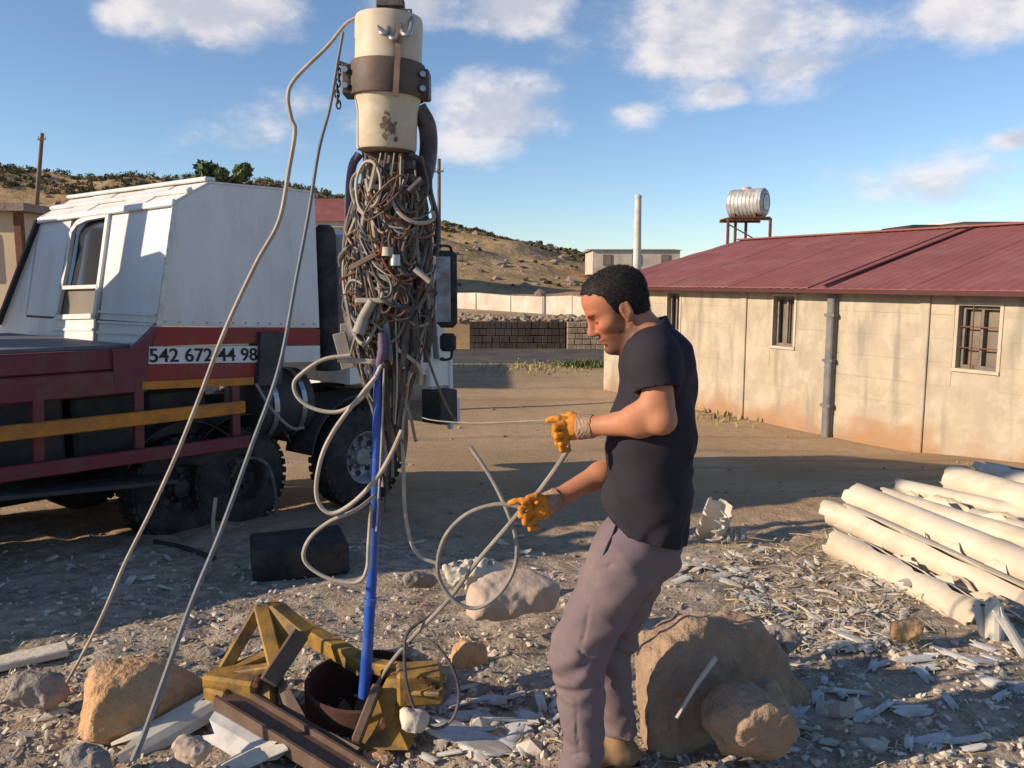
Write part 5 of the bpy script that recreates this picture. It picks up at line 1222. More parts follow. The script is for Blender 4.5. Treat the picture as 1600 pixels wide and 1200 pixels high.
# ------------------------------------------------------------------ plastic casing pipes
def pipe_extra(N, L, tc, nz, ramp, mix, colr, b): return colr
mat('pvc', (0.60, 0.53, 0.415), (0.52, 0.455, 0.35), scale=3, rough=0.5, bump=0.1, bscale=20, dirt=(0.42, 0.32, 0.21), dirt_amt=0.45, dscale=5, spec=0.4)
mat('pvc_white', (0.6, 0.56, 0.48), (0.48, 0.44, 0.37), scale=5, rough=0.55, bump=0.1, dirt=(0.36, 0.29, 0.21), dirt_amt=0.6, dscale=8, spec=0.4)
mat('shard_grey', (0.55, 0.55, 0.53), (0.4, 0.4, 0.39), scale=8, rough=0.6, bump=0.2, dirt=(0.3, 0.24, 0.18), dirt_amt=0.5, dscale=9)
def pvc(label, a, b, r, split=None, seed=0, ext=0.0, matn='pvc'):
    """hollow pipe from a to b; split = (centre angle, half width) of a ragged slit"""
    a = Vector(a); b = Vector(b); d = (b-a).normalized(); b = b+d*ext; L_ = (b-a).length
    rn = random.Random(seed); n = 40; m = 26; x = d.cross(UP).normalized(); y = x.cross(d)
    V = []; Fc = []; wall = 0.009
    sc = [0]*(m+1)
    if split:
        w = split[1]
        for j in range(m+1): sc[j] = max(0.03, w*(1+0.5*math.sin(j*0.9+seed)+rn.uniform(-0.35, 0.35)))
    ends = [[rn.uniform(-0.04, 0.05) for _ in range(9)] for _ in (0, 1)]
    for layer, rr in ((0, r), (1, r-wall)):
        for j in range(m+1):
            t = j/m
            for i in range(n+1):
                if split: ang = split[0]+sc[j]+(2*math.pi-2*sc[j])*i/n
                else: ang = 2*math.pi*i/n
                e = 0.0
                if j == 0: e = ends[0][int(i/n*8)]
                if j == m: e = ends[1][int(i/n*8)]
                rb = rr*(1+0.012*math.sin(t*7+ang*2+seed))
                V.append(a+d*(L_*t+e)+(x*math.cos(ang)+y*math.sin(ang))*rb)
    W_ = (m+1)*(n+1)
    for j in range(m):
        for i in range(n):
            q = j*(n+1)+i; Fc.append((q, q+1, q+n+2, q+n+1)); Fc.append((q+W_+n+1, q+W_+n+2, q+W_+1, q+W_))
    for i in range(n):
        for j in (0, m): q = j*(n+1)+i; Fc.append((q, q+1, q+1+W_, q+W_))
    for j in range(m):
        for i in (0, n): q = j*(n+1)+i; Fc.append((q, q+n+1, q+n+1+W_, q+W_))
    bm_me = obj('plastic_pipe', V, Fc, matn, None, True)
    try: bm_me.data.set_sharp_from_angle(angle=R(40))
    except Exception: pass
    return tag(bm_me, label, 'pipe', 'plastic casing pipes')
ps = [('split cream pipe lowest and nearest in the pile', (1308, 850), 5.3, (1535, 972), 4.05, 0.082, (1.9, 0.35), 0.0),
      ('narrow half pipe shell lying on the nearest split pipe', (1352, 842), 5.35, (1556, 948), 4.2, 0.05, (1.6, 1.1), 0.0),
      ('long cream pipe, third from the front of the pile', (1316, 806), 5.55, (1600, 940), 4.3, 0.078, (1.2, 0.12), 0.35),
      ('thick cream pipe on top in the middle of the pile', (1336, 778), 5.75, (1600, 888), 4.55, 0.088, None, 0.4),
      ('cream pipe poking out furthest left behind the front pipes', (1293, 800), 5.85, (1500, 868), 5.1, 0.07, None, 0.0),
      ('cream pipe lying behind the thick pipe', (1375, 778), 6.1, (1610, 850), 5.15, 0.07, (2.2, 0.3), 0.5),
      ('broken half pipe lying low at the back of the pile', (1415, 772), 6.3, (1620, 828), 5.5, 0.06, (1.57, 1.2), 0.5),
      ('short thick cream pipe at the right behind the pile', (1492, 752), 6.6, (1620, 790), 5.9, 0.105, None, 0.8),
      ('whitest pipe, topmost at the right edge', (1532, 735), 6.9, (1630, 756), 6.4, 0.07, (1.5, 0.25), 0.8),
      ('cream pipe wedged between the thick pipe and the third pipe', (1420, 838), 5.2, (1610, 925), 4.5, 0.06, (1.4, 0.2), 0.3),
      ('slim cream pipe lying across the back of the pile', (1400, 760), 6.55, (1640, 812), 5.8, 0.055, None, 0.5),
      ('short broken pipe at the front right with its open end to the camera', (1470, 930), 4.55, (1585, 985), 3.95, 0.07, (1.8, 0.6), 0.0),
      ('white half shell lying open on top of the third pipe', (1450, 838), 5.05, (1620, 912), 4.4, 0.05, (1.57, 1.3), 0.3),
      ('cream pipe low behind the left ends of the pile', (1345, 800), 6.0, (1560, 855), 5.35, 0.06, None, 0.3),
      ('pale pipe filling the gap under the thick pipe at the right edge', (1500, 880), 5.0, (1640, 940), 4.45, 0.075, None, 0.3),
      ('yellowish pipe at the right edge between the back and the middle of the pile', (1520, 815), 5.9, (1650, 855), 5.3, 0.085, (2.0, 0.2), 0.4),
      ('cream pipe buried among shards at the back right', (1450, 800), 6.2, (1630, 868), 5.2, 0.06, (1.0, 0.5), 0.4)]
for i, (lb, p, Ya, q_, Yb, r_, sp, ext) in enumerate(ps): pvc(lb, at(*p, Ya), at(*q_, Yb), r_*1.25, sp, i, ext, 'pvc_white' if i in (8,) else 'pvc')
# earth heap that carries the pile
f = Field((1.2, 3.2, -0.75), (7.0, 8.0, 0.35), 0.05)
for x, y, Y, r_ in ((1480, 930, 5.0, 0.34), (1560, 880, 5.3, 0.42), (1640, 860, 5.6, 0.5), (1560, 820, 6.2, 0.4), (1460, 850, 5.9, 0.3), (1700, 820, 6.0, 0.5)):
    p = at(x, y, Y); f.ell((p.x, p.y, float(zbase(p.y))-0.06), (r_*1.6, r_*1.3, r_*0.5), None, 0.1)
Gf = f.G(); f.d += 0.03*fbm(Gf[0]*4, Gf[1]*4, Gf[2]*4, 31, 3)
tag(f.build('earth_heap', 'ground'), kind='structure')

# ------------------------------------------------------------------ shards, pebbles, straw
def shard(label, p, size, yaw, pitch, roll, curve, matn, seed, group=None, lift=0.0, name='plastic_shard'):
    rn = random.Random(seed); n = 5; V = []; Fc = []; L_ = size; W_ = size*rn.uniform(0.3, 0.6)
    Mx = Matrix.Rotation(yaw, 3, 'Z') @ Matrix.Rotation(pitch, 3, 'X') @ Matrix.Rotation(roll, 3, 'Y')
    t_ = 0.005
    for k in (0, 1):
        for i in range(n+1):
            a = (i/n-0.5)*curve; R_ = W_/max(curve, 0.05)
            for j in range(4):
                u = (j/3-0.5)*L_*(1+0.25*math.sin(i*2.1+seed)); v = Vector((R_*math.sin(a)*(1-0.25*abs(j-1.5)/1.5*rn.uniform(0, 1)), u, -R_*(1-math.cos(a))-t_*k)); V.append(Mx @ v+Vector(p)+Vector((0, 0, lift)))
    m = (n+1)*4
    for i in range(n):
        for j in range(3):
            q = i*4+j; Fc += [(q, q+1, q+5, q+4), (q+4+m, q+5+m, q+1+m, q+m)]
    for i in range(n):
        for j in (0, 3): q = i*4+j; Fc.append((q, q+4, q+4+m, q+m))
    for j in range(3):
        for i in (0, n): q = i*4+j; Fc.append((q, q+1, q+1+m, q+m))
    o = obj(name, V, Fc, matn); return tag(o, label, 'plastic shard', group)
named = [
         ('white plastic offcut leaning beside the curved scrap', (1145, 832), 0.18, 1.2, 0.9, 0.1, 0.6, 'pvc_white', 0.05),
         ('arched white plastic shell at the bottom left below the boulder', (265, 1160), 0.34, -0.9, 0.25, 0.5, 2.0, 'pvc_white', 0.07),
         ('long white plastic splinter pointing up to the right below the tan boulder', (292, 1132), 0.2, -0.9, 0.35, 0.3, 0.5, 'pvc_white', 0.05),
         ('greenish grey plastic shell open to the left at the bottom', (385, 1180), 0.3, 1.1, 0.2, -0.4, 2.2, 'shard_grey', 0.08),
         ('ragged white plastic piece beside the channel beam', (372, 1140), 0.14, 0.3, 0.5, 0.5, 0.9, 'pvc_white', 0.05),
         ('pale plastic edge at the very bottom left of the beam', (395, 1197), 0.2, -1.2, 0.3, 0.1, 0.8, 'pvc_white', 0.04),
         ('pale blue grey plastic sheet lying in the shadow by the man', (735, 1160), 0.3, 1.3, 0.15, 0.1, 0.4, 'shard_grey', 0.03),
         ('small pale plastic square in the shadow by the man’s knee', (845, 1108), 0.1, 0.2, 0.3, 0.0, 0.3, 'shard_grey', 0.03),
         ('dark edged plastic sheet left of the man’s shin', (800, 1130), 0.2, 1.9, 0.2, 0.3, 0.5, 'shard_grey', 0.02),
         ('upright white pipe end at the right edge in front of the pile', (1590, 1010), 0.24, 0.6, 0.9, 0.0, 1.8, 'pvc_white', 0.08),
         ('curled white pipe fragment at the cut end of the nearest pipe', (1556, 990), 0.2, -0.4, 1.1, 0.2, 2.2, 'pvc_white', 0.09),
         ('ribbed white fragment leaning on the nearest pipe end', (1535, 985), 0.16, 0.3, 1.2, 0.4, 1.4, 'pvc_white', 0.08),
         ('large white shard on the straw just in front of the nearest pipe', (1345, 995), 0.24, 0.9, 0.1, 0.2, 0.7, 'pvc_white', 0.03),
         ('big white shard at the left end of the straw', (1180, 935), 0.22, 1.2, 0.2, -0.1, 0.8, 'pvc_white', 0.03),
         ('white shard heap piece just behind the man’s hip', (1085, 895), 0.2, 1.4, 0.2, 0.2, 0.6, 'pvc_white', 0.03),
         ('bone coloured broken piece at the foot of the large boulder', (1030, 1165), 0.12, 0.4, 0.5, 0.4, 1.4, 'pvc_white', 0.04)]
for i, (lb, px, s_, y_, p_, r_, cv, m_, lf) in enumerate(named): shard(lb, gh(*px), s_, y_, p_, r_, cv, m_, 100+i, None, lf)
g0 = gh(1112, 846); o = pvc('curved white plastic scrap standing on the lit ground behind the man', g0+Vector((-0.03, 0.05, -0.01)), g0+Vector((0.05, 0.0, 0.26)), 0.105, (0.2, 1.0), 5, 0.0, 'pvc_white')
o.name = 'plastic_scrap'; o['category'] = 'plastic scrap'; del o['group']
g0 = gh(1146, 846); o = pvc('low curled white plastic piece beside the standing scrap', g0+Vector((-0.1, 0.0, 0.04)), g0+Vector((0.1, 0.05, 0.06)), 0.07, (1.4, 1.2), 6, 0.0, 'pvc_white')
o.name = 'plastic_scrap'; o['category'] = 'plastic scrap'; del o['group']
rn = random.Random(77)
zones = [((1150, 1420, 860, 1010), 70, 'pvc_white', 'white plastic shard lying on the straw in front of the pipes', 'white shards in front of the pipes'),
         ((1230, 1600, 1000, 1170), 45, 'shard_grey', 'grey looking plastic shard lying in the shadow at the lower right', 'shards in the lower right shadow'),
         ((1340, 1600, 775, 930), 40, 'pvc', 'cream plastic splinter lying among the pipes', 'splinters among the pipes'),
         ((0, 440, 960, 1190), 15, 'pvc_white', 'small pale plastic shard on the gravel at the lower left', 'shards on the left gravel'),
         ((640, 880, 1080, 1195), 30, 'shard_grey', 'grey plastic shard lying in the shadow left of the man', 'shards in the shadow left of the man'),
         ((60, 560, 850, 935), 12, 'pvc_white', 'tiny pale shard lying in the shade of the truck', 'shards in the truck shade'),
         ((640, 860, 820, 900), 10, 'pvc_white', 'small pale shard on the ground behind the cable coil', 'shards behind the coil'),
         ((1040, 1200, 860, 930), 16, 'pvc_white', 'small white shard on the ground just behind the man', 'shards behind the man')]
for zi, ((x0, x1, y0, y1), n_, m_, lb, gp) in enumerate(zones):
    for k in range(n_):
        x, y = rn.uniform(x0, x1), rn.uniform(y0, y1); p = gh(x, y)
        shard(lb, p, rn.uniform(0.05, 0.16)*(0.8 if zi in (3, 5, 6) else 1), rn.uniform(0, 3.14), rn.uniform(-0.25, 0.25), rn.uniform(-0.3, 0.3), rn.uniform(0.3, 1.4), m_, zi*100+k, gp, 0.018 if zi != 2 else rn.uniform(0.02, 0.14))
# pebbles and grit
def field_pts(n, y0, y1, seed, xr=(-80, 1680)):
    r = np.random.default_rng(seed); py = 437+(r.uniform(0, 1, n)**0.9)*(y1-y0)+(y0-437); px = r.uniform(*xr, n)
    out = []
    for x, y in zip(px, py):
        d = pix_dir(x, y); Y = 3.0
        for _ in range(12): Y = (CAMZ-float(zbase(Y)))/(-d.z/d.y)
        out.append((d.x/d.y*Y, Y))
    P = np.array(out); return np.concatenate([P, zg(P[:, 0], P[:, 1])[:, None]], 1)
P = field_pts(7000, 760, 1235, 41); r = np.random.default_rng(42); S = 0.004+0.018*r.random(len(P))**3.5
msk = fbm(P[:, 0]*1.1, P[:, 1]*1.1, 0*P[:, 0], 51, 2) > -0.35; P, S = P[msk], S[msk]
tag(scatter_lumps('gravel', P+np.array([0, 0, 0.001]), S, 'greystone', seed=43), 'loose grey brown gravel covering the working ground', 'gravel', kind='stuff')
P = field_pts(2600, 850, 1235, 44); S = 0.004+0.02*r.random(len(P))**3
tag(scatter_lumps('pale_gravel', P+np.array([0, 0, 0.002]), S, 'palestone', seed=45), 'pale chips of stone mixed into the gravel', 'gravel', kind='stuff')
P = field_pts(500, 590, 780, 46); S = 0.008+0.03*r.random(len(P))**3
tag(scatter_lumps('yard_stones', P, S, 'rubble', seed=47), 'small stones scattered over the lit yard', 'stones', kind='stuff')
P = field_pts(60, 900, 1200, 61); 
for i, p in enumerate(P):
    sz_ = 0.022+0.04*r.random()**2; o = scatter_lumps('stone', [tuple(p)], [sz_], ['greystone', 'palestone', 'pinkstone', 'sandstone'][i % 4], seed=600+i, jit=0.22)
    tag(o, 'fist sized loose stone on the working ground', 'stone', 'loose stones on the ground')
# straw and thin plastic strips
def straw(name, label, zone, n, L0, L1, w, matn, seed, zmax=0.04):
    r = np.random.default_rng(seed); V = []; Fc = []
    x0, x1, y0, y1 = zone
    PP = field_pts(n, y0, y1, seed, (x0, x1)); 
    for p in PP:
        a = r.uniform(0, np.pi); L_ = r.uniform(L0, L1); d = np.array([math.cos(a), math.sin(a), r.normal()*0.12]); e = np.array([-d[1], d[0], r.normal()*0.4])*w*r.uniform(0.4, 1.4); k = len(V); c = p+np.array([0, 0, r.uniform(0.004, zmax)]); bend = np.array([0, 0, r.uniform(0, 0.015)])
        V += [c-d*L_/2-e, c-d*L_/2+e, c+bend+e, c+bend-e, c+d*L_/2+e*0.6, c+d*L_/2-e*0.6]; Fc += [(k, k+1, k+2, k+3), (k+3, k+2, k+4, k+5)]
    return tag(obj(name, V, Fc, matn), label, 'straw', kind='stuff')
mat('straw', (0.52, 0.42, 0.24), (0.4, 0.31, 0.17), scale=20, rough=0.8, bump=0)
straw('straw', 'dry straw strewn in front of the plastic pipes', (1130, 1450, 830, 1010), 900, 0.04, 0.16, 0.003, 'straw', 71)
straw('plastic_strips', 'thin white plastic strips strewn in front of the pipes', (1150, 1420, 880, 1010), 420, 0.04, 0.13, 0.007, 'pvc_white', 72)
straw('white_litter', 'flecks of white plastic spread over the working ground', (-60, 1600, 900, 1230), 900, 0.01, 0.05, 0.006, 'pvc_white', 74, 0.012)
straw('straw_bits', 'bits of straw spread over the gravel', (-60, 1600, 850, 1230), 1100, 0.02, 0.08, 0.002, 'straw', 73, 0.015)
# ------------------------------------------------------------------ the man
YM = 2.58
def mp(x, y, dy=0.0): return at(x, y, YM+dy)
def tint_extra(N, L, tc, nz, ramp, mix, colr, b):
    a = N.new('ShaderNodeAttribute'); a.attribute_name = 'tint'
    return mix(1.0, colr, a.outputs['Color'], 'MULTIPLY')
mat('skin', (0.43, 0.195, 0.105), (0.37, 0.16, 0.083), scale=14, rough=0.6, bump=0.35, bscale=140, bdist=0.002, extra=tint_extra, spec=0.3, dirt=(0.42, 0.17, 0.09), dirt_amt=0.4, dscale=30)
M['skin'].node_tree.nodes['Principled BSDF'].inputs['Subsurface Weight'].default_value = 0.08
M['skin'].node_tree.nodes['Principled BSDF'].inputs['Subsurface Radius'].default_value = (0.02, 0.008, 0.004)
mat('hair', (0.014, 0.012, 0.012), (0.026, 0.021, 0.019), scale=60, rough=0.7, bump=0.4, bscale=320, bdist=0.002, spec=0.2)
mat('shirt_black', (0.021, 0.019, 0.025), (0.029, 0.026, 0.034), scale=6, rough=0.9, bump=0.25, bscale=300, bdist=0.002, spec=0.15)
mat('trouser_mauve', (0.168, 0.129, 0.142), (0.132, 0.10, 0.112), scale=7, rough=0.88, bump=0.3, bscale=260, bdist=0.002, spec=0.15, dirt=(0.27, 0.2, 0.17), dirt_amt=0.4, dscale=7)
mat('glove_orange', (0.66, 0.27, 0.03), (0.55, 0.2, 0.025), scale=18, rough=0.75, bump=0.5, bscale=110, bdist=0.004, dirt=(0.2, 0.085, 0.03), dirt_amt=0.55, dscale=26, spec=0.2)
mat('glove_cuff', (0.24, 0.15, 0.095), (0.32, 0.21, 0.15), scale=30, rough=0.9, bump=0.5, bscale=120, dirt=(0.5, 0.35, 0.26), dirt_amt=0.4, dscale=20)
mat('boot_tan', (0.25, 0.16, 0.085), (0.18, 0.115, 0.065), scale=12, rough=0.8, bump=0.3, bscale=80)
mat('sole_dark', (0.03, 0.028, 0.026), rough=0.9, bump=0.2)
mat('eye_dark', (0.05, 0.035, 0.03), (0.03, 0.02, 0.02), rough=0.25, bump=0)
man = thing('person', 'man in black t-shirt, mauve trousers and orange gloves pulling a cable', 'person', Vector((mp(930, 1240).x, YM, 0)))
# --- head frame
tilt = R(29); yaw = R(7)
hf = Vector((-math.cos(tilt)*math.cos(yaw), -math.cos(tilt)*math.sin(yaw), -math.sin(tilt))); hs = Vector((math.sin(yaw), -math.cos(yaw), 0)); hu = -(hf.cross(hs)); hu = hu if hu.z > 0 else -hu
HC = mp(967, 485); SC = 0.985
def hl(x, y, z): return HC+(hf*x+hs*y+hu*z)*SC
HR = [list(hf), list(hs), list(hu)]
def hloc(V):
    Q = V-np.array(HC); return np.stack([Q@np.array(hf), Q@np.array(hs), Q@np.array(hu)], 1)/SC
lo = Vector((mp(860, 600).x-0.1, YM-0.36, mp(1000, 850).z-0.05)); hi = Vector((mp(1095, 500).x+0.03, YM+0.40, mp(960, 405).z+0.03))
B = Field(lo, hi, 0.0052)
def E(x, y, z, rx, ry, rz, k=0.02, op='add'): B.ell(hl(x, y, z), (rx*SC, ry*SC, rz*SC), HR, k, op)
def Cp(a, b, ra, rb, k=0.015, op='add', sx=None): B.cap(hl(*a), hl(*b), ra*SC, rb*SC, k, op, sx)
E(-0.012, 0, 0.052, 0.099, 0.077, 0.080)
E(0.032, 0, 0.055, 0.062, 0.064, 0.066, 0.03)                      # forehead
E(0.040, 0, -0.025, 0.056, 0.058, 0.082, 0.03)                     # face
Cp((-0.012, 0.0, -0.048), (0.062, 0, -0.088), 0.046, 0.030, 0.02, 'add', (tuple(hs), 1.28))
E(0.078, 0, -0.093, 0.021, 0.024, 0.019, 0.02)                     # chin
E(0.079, 0, 0.028, 0.019, 0.048, 0.013, 0.018)                     # brow
for s in (-1, 1):
    E(0.060, s*0.043, -0.012, 0.030, 0.022, 0.022, 0.02)           # cheek bone
    E(0.099, s*0.030, 0.009, 0.017, 0.019, 0.012, 0.012, 'sub')    # eye socket
    E(0.076, s*0.031, 0.009, 0.0135, 0.0155, 0.0125, 0.004)        # closed-down lids
    E(0.100, s*0.011, -0.028, 0.011, 0.008, 0.008, 0.008)          # nostril wing
    E(-0.004, s*0.0755, 0.0, 0.020, 0.0085, 0.033, 0.005)          # ear
    E(0.001, s*0.0855, 0.004, 0.011, 0.006, 0.018, 0.004, 'sub')
    E(-0.017, s*0.078, 0.004, 0.006, 0.008, 0.026, 0.004)
    E(0.002, s*0.076, -0.029, 0.009, 0.006, 0.010, 0.006)          # lobe
Cp((0.090, 0, 0.022), (0.113, 0, -0.018), 0.009, 0.0115, 0.012)    # nose bridge
E(0.112, 0, -0.023, 0.0115, 0.0115, 0.010, 0.008)
E(0.091, 0, -0.054, 0.013, 0.025, 0.008, 0.006); E(0.089, 0, -0.068, 0.012, 0.022, 0.0075, 0.006)
Cp((0.1055, -0.02, -0.0605), (0.1055, 0.02, -0.0605), 0.0025, 0.0025, 0.004, 'sub')
E(0.092, 0, -0.079, 0.010, 0.02, 0.006, 0.008, 'sub')
# neck, trunk inside the shirt
B.cap(hl(-0.030, 0, -0.035), mp(1012, 540), 0.058, 0.068, 0.025)
B.cap(mp(1016, 545), mp(1012, 700), 0.085, 0.10, 0.04, sx=((0, 1, 0), 1.5)); B.cap(mp(1012, 700), mp(1006, 840), 0.10, 0.09, 0.04, sx=((0, 1, 0), 1.3))
# near arm
SHn, ELn, WRn = mp(1022, 572, -0.175), mp(1034, 656, -0.225), mp(924, 666, -0.10)
B.cap(SHn, ELn, 0.050, 0.042, 0.03); B.cap(ELn, ELn.lerp(WRn, 0.3), 0.038, 0.045, 0.02); B.cap(ELn.lerp(WRn, 0.3), WRn, 0.045, 0.028, 0.02)
B.cap(mp(1014, 634, -0.215), mp(990, 652, -0.20), 0.030, 0.034, 0.03)
B.cap(WRn, mp(900, 667, -0.07), 0.029, 0.024, 0.02)
SHf, ELf, WRf = mp(1012, 572, 0.185), mp(976, 722, 0.20), mp(868, 779, 0.10)
B.cap(SHf, ELf, 0.055, 0.048, 0.03); B.cap(ELf, ELf.lerp(WRf, 0.35), 0.040, 0.043, 0.02); B.cap(ELf.lerp(WRf, 0.35), WRf, 0.042, 0.028, 0.02); B.cap(WRf, mp(848, 790, 0.09), 0.028, 0.024, 0.02)
def skin_col(V):
    q = hloc(V); x, y, z = q[:, 0], q[:, 1], q[:, 2]
    c = np.ones((len(V), 4)); head = sstep(-0.135, -0.11, z)*(np.abs(y) < 0.12)
    nz = fbm(x*60, y*60, z*60, 3, 3)*0.012
    # stubble on jaw, lip and chin
    st = sstep(-0.028, -0.062, z+nz+0.5*np.clip(0.02-x, 0, 0.05)*0)*sstep(-0.03, 0.0, x)*head*(np.abs(y) < 0.085)
    st = np.maximum(st, head*sstep(0.034, 0.012, np.abs(x-0.012)+nz)*sstep(0.03, -0.0, z)*sstep(-0.075, -0.03, z)*(np.abs(y) > 0.05)*0.4)
    lip = head*np.exp(-((z+0.061)/0.009)**2)*sstep(0.082, 0.092, x)*sstep(0.03, 0.02, np.abs(y))
    st = st*(1-lip)
    brow = head*np.exp(-((z-0.031-0.0*x)/0.0065)**2)*sstep(0.05, 0.066, x)*sstep(0.056, 0.045, np.abs(y))*sstep(0.006, 0.016, np.abs(y))
    lash = head*np.exp(-((z-0.004)/0.003)**2)*sstep(0.07, 0.08, x)*sstep(0.048, 0.043, np.abs(y))*sstep(0.012, 0.018, np.abs(y))
    dk = 1-np.clip(st*0.66+brow*0.92+lash*0.9, 0, 0.92)
    c[:, 0] = dk*(1-0.12*lip); c[:, 1] = dk*(1+0.02*st-0.3*lip); c[:, 2] = dk*(1+0.1*st-0.25*lip)
    # weathered red on the forehead, nose and cheek
    rd = head*sstep(0.045, 0.08, x)*(1-st)*0.16; c[:, 1] -= rd; c[:, 2] -= rd*0.7
    return np.clip(c, 0.03, 1.3)
body = B.build('body', 'skin', man, skin_col)
# --- hair: the skull grown a little, kept above the hairline
Hf = Field(HC-Vector((0.17, 0.14, 0.15)), HC+Vector((0.17, 0.14, 0.20)), 0.0045)
B2 = B; B = Hf
E(-0.013, 0, 0.053, 0.105, 0.082, 0.086); E(0.030, 0, 0.057, 0.0635, 0.067, 0.069, 0.03); E(-0.035, 0, -0.005, 0.062, 0.066, 0.075, 0.03)
B = B2
G = Hf.G(); V3 = np.stack([g.ravel() for g in G], 1); q = hloc(V3); x, y, z = [q[:, i].reshape(Hf.d.shape) for i in range(3)]
nz_ = 0.004*vnoise(x*120, y*120, z*60, 5)
front = z-np.interp(x, [-0.12, -0.09, -0.045, -0.03, 0.0, 0.014, 0.026, 0.040, 0.058, 0.072, 0.09, 0.12], [-0.075, -0.072, -0.062, -0.035, 0.024, -0.012, 0.004, 0.072, 0.094, 0.108, 0.112, 0.115])
front = np.where(np.abs(y) < 0.05, np.maximum(front, front*0+(z-np.interp(x, [-0.12, -0.04, 0.05, 0.078, 0.1], [-0.08, -0.07, 0.07, 0.101, 0.106]))), front)
Hf.d = np.maximum(Hf.d+0.0012*vnoise(x*150, y*150, z*90, 2), -(front+nz_)*0.8)
hv, hfc = Hf.mesh(); hfc = hfc[(hfc >= 0).all(1)]
rr_ = np.random.default_rng(5); pk = hfc[rr_.integers(0, len(hfc), 16000)]; c_ = hv[pk].mean(1); nn = np.cross(hv[pk[:, 2]]-hv[pk[:, 0]], hv[pk[:, 3]]-hv[pk[:, 1]]); nn /= np.linalg.norm(nn, axis=1)[:, None]+1e-9
di = nn*0.75+rr_.normal(size=nn.shape)*0.35-np.array(hf)*0.35-np.array(hu)*0.15; di /= np.linalg.norm(di, axis=1)[:, None]; sw_ = np.cross(di, rr_.normal(size=nn.shape)); sw_ /= np.linalg.norm(sw_, axis=1)[:, None]+1e-9
ln = rr_.uniform(0.004, 0.010, len(pk))[:, None]; c_ = c_-nn*0.002; tri = np.stack([c_-sw_*0.0009, c_+sw_*0.0009, c_+di*ln], 1).reshape(-1, 3)
ho = obj('hair', np.concatenate([hv, tri]), hfc.tolist()+(np.arange(len(tri)).reshape(-1, 3)+len(hv)).tolist(), 'hair', man, True)
# --- t-shirt
S = Field(Vector((mp(900, 700).x, YM-0.36, mp(1000, 860).z)), Vector((mp(1110, 700).x, YM+0.40, mp(1000, 478).z)), 0.0062)
YS = ((0, 1, 0), 1.42)
S.cap(mp(1026, 585), mp(1016, 680), 0.112, 0.130, 0.04, sx=YS); S.cap(mp(1016, 680), mp(1012, 760), 0.130, 0.131, 0.04, sx=((0, 1, 0), 1.33)); S.cap(mp(1012, 760), mp(1010, 860), 0.131, 0.126, 0.04, sx=((0, 1, 0), 1.42))
S.cap(mp(1018, 548, -0.13), mp(1016, 548, 0.14), 0.075, 0.075, 0.05); S.cap(mp(1012, 520), mp(1020, 560), 0.075, 0.10, 0.04, sx=((0, 1, 0), 1.3))
S.cap(mp(1044, 562, -0.06), mp(1050, 605, 0.06), 0.07, 0.078, 0.05)
S.ell(mp(1022, 575, -0.17), (0.078, 0.072, 0.085), None, 0.04); S.ell(mp(1014, 575, 0.18), (0.078, 0.072, 0.085), None, 0.04)
Gs = S.G()
sl_d = (ELn-SHn).normalized()
# folds: drag lines from the armpit and belly, hem ripples
X, Y, Z = Gs
zw = (mp(1000, 640).z-Z)
S.d += 0.012*np.sin((Z*46+X*30)+4*vnoise(X*5, Y*5, Z*5, 3))*sstep(-0.02, 0.12, zw)*(0.5+0.5*vnoise(X*4, Y*4, Z*4, 8))
S.d += 0.008*np.abs(vnoise(X*7, Y*8, Z*11, 12))-0.004+0.006*vnoise(X*8, Y*10, Z*13, 15)+0.004*np.sin(X*60+Y*50+5*vnoise(X*6, Y*6, Z*6, 2))*sstep(mp(1000, 760).z, mp(1000, 840).z, Z)
S.d = np.maximum(S.d, -(S.d+0.016))
# openings: hem, neck, sleeves
def cut_plane(p, n, mask=None):
    n = Vector(n).normalized(); d = (X-p.x)*n.x+(Y-p.y)*n.y+(Z-p.z)*n.z
    if mask is not None: d = np.where(mask, d, -1)
    S.d = np.maximum(S.d, d)
hem_n = (mp(1072, 841)-mp(962, 813)).cross(Vector((0, 1, 0))).normalized(); hem_n = hem_n if hem_n.z < 0 else -hem_n
cut_plane(mp(1010, 827)+Vector((0, 0, 0)), hem_n)
a_ = hl(-0.02, 0, -0.09); nk = (mp(1003, 512)-mp(1020, 560)).normalized()
S.cap(hl(-0.035, 0, -0.06), mp(1005, 540), 0.066, 0.066, 0.0, 'sub', ((0, 1, 0), 1.08))
cut_plane(mp(1000, 515), Vector((-0.55, 0, 1)), np.abs(Y-YM) < 0.11)
for a, b, p_ in ((SHn, ELn, mp(1019, 610, -0.2)), (SHf, ELf, mp(1000, 628, 0.19))):
    d_ = (b-a).normalized(); L_ = (p_-a).dot(d_)
    g = Field(S.lo, S.lo+(S.n-1)*S.h, S.h); g.d = g.d[:S.n[0], :S.n[1], :S.n[2]]
    g.cap(a, b, 0.072, 0.069, 0.0); g.d += 0.005*vnoise(X*12, Y*12, Z*14, 21)
    t_ = ((X-a.x)*d_.x+(Y-a.y)*d_.y+(Z-a.z)*d_.z)
    g.d = np.maximum(np.maximum(g.d, -(g.d+0.013)), t_-L_)
    S._mix((slice(None),)*3, g.d, 0.012, 'add')
S.build('t_shirt', 'shirt_black', man)
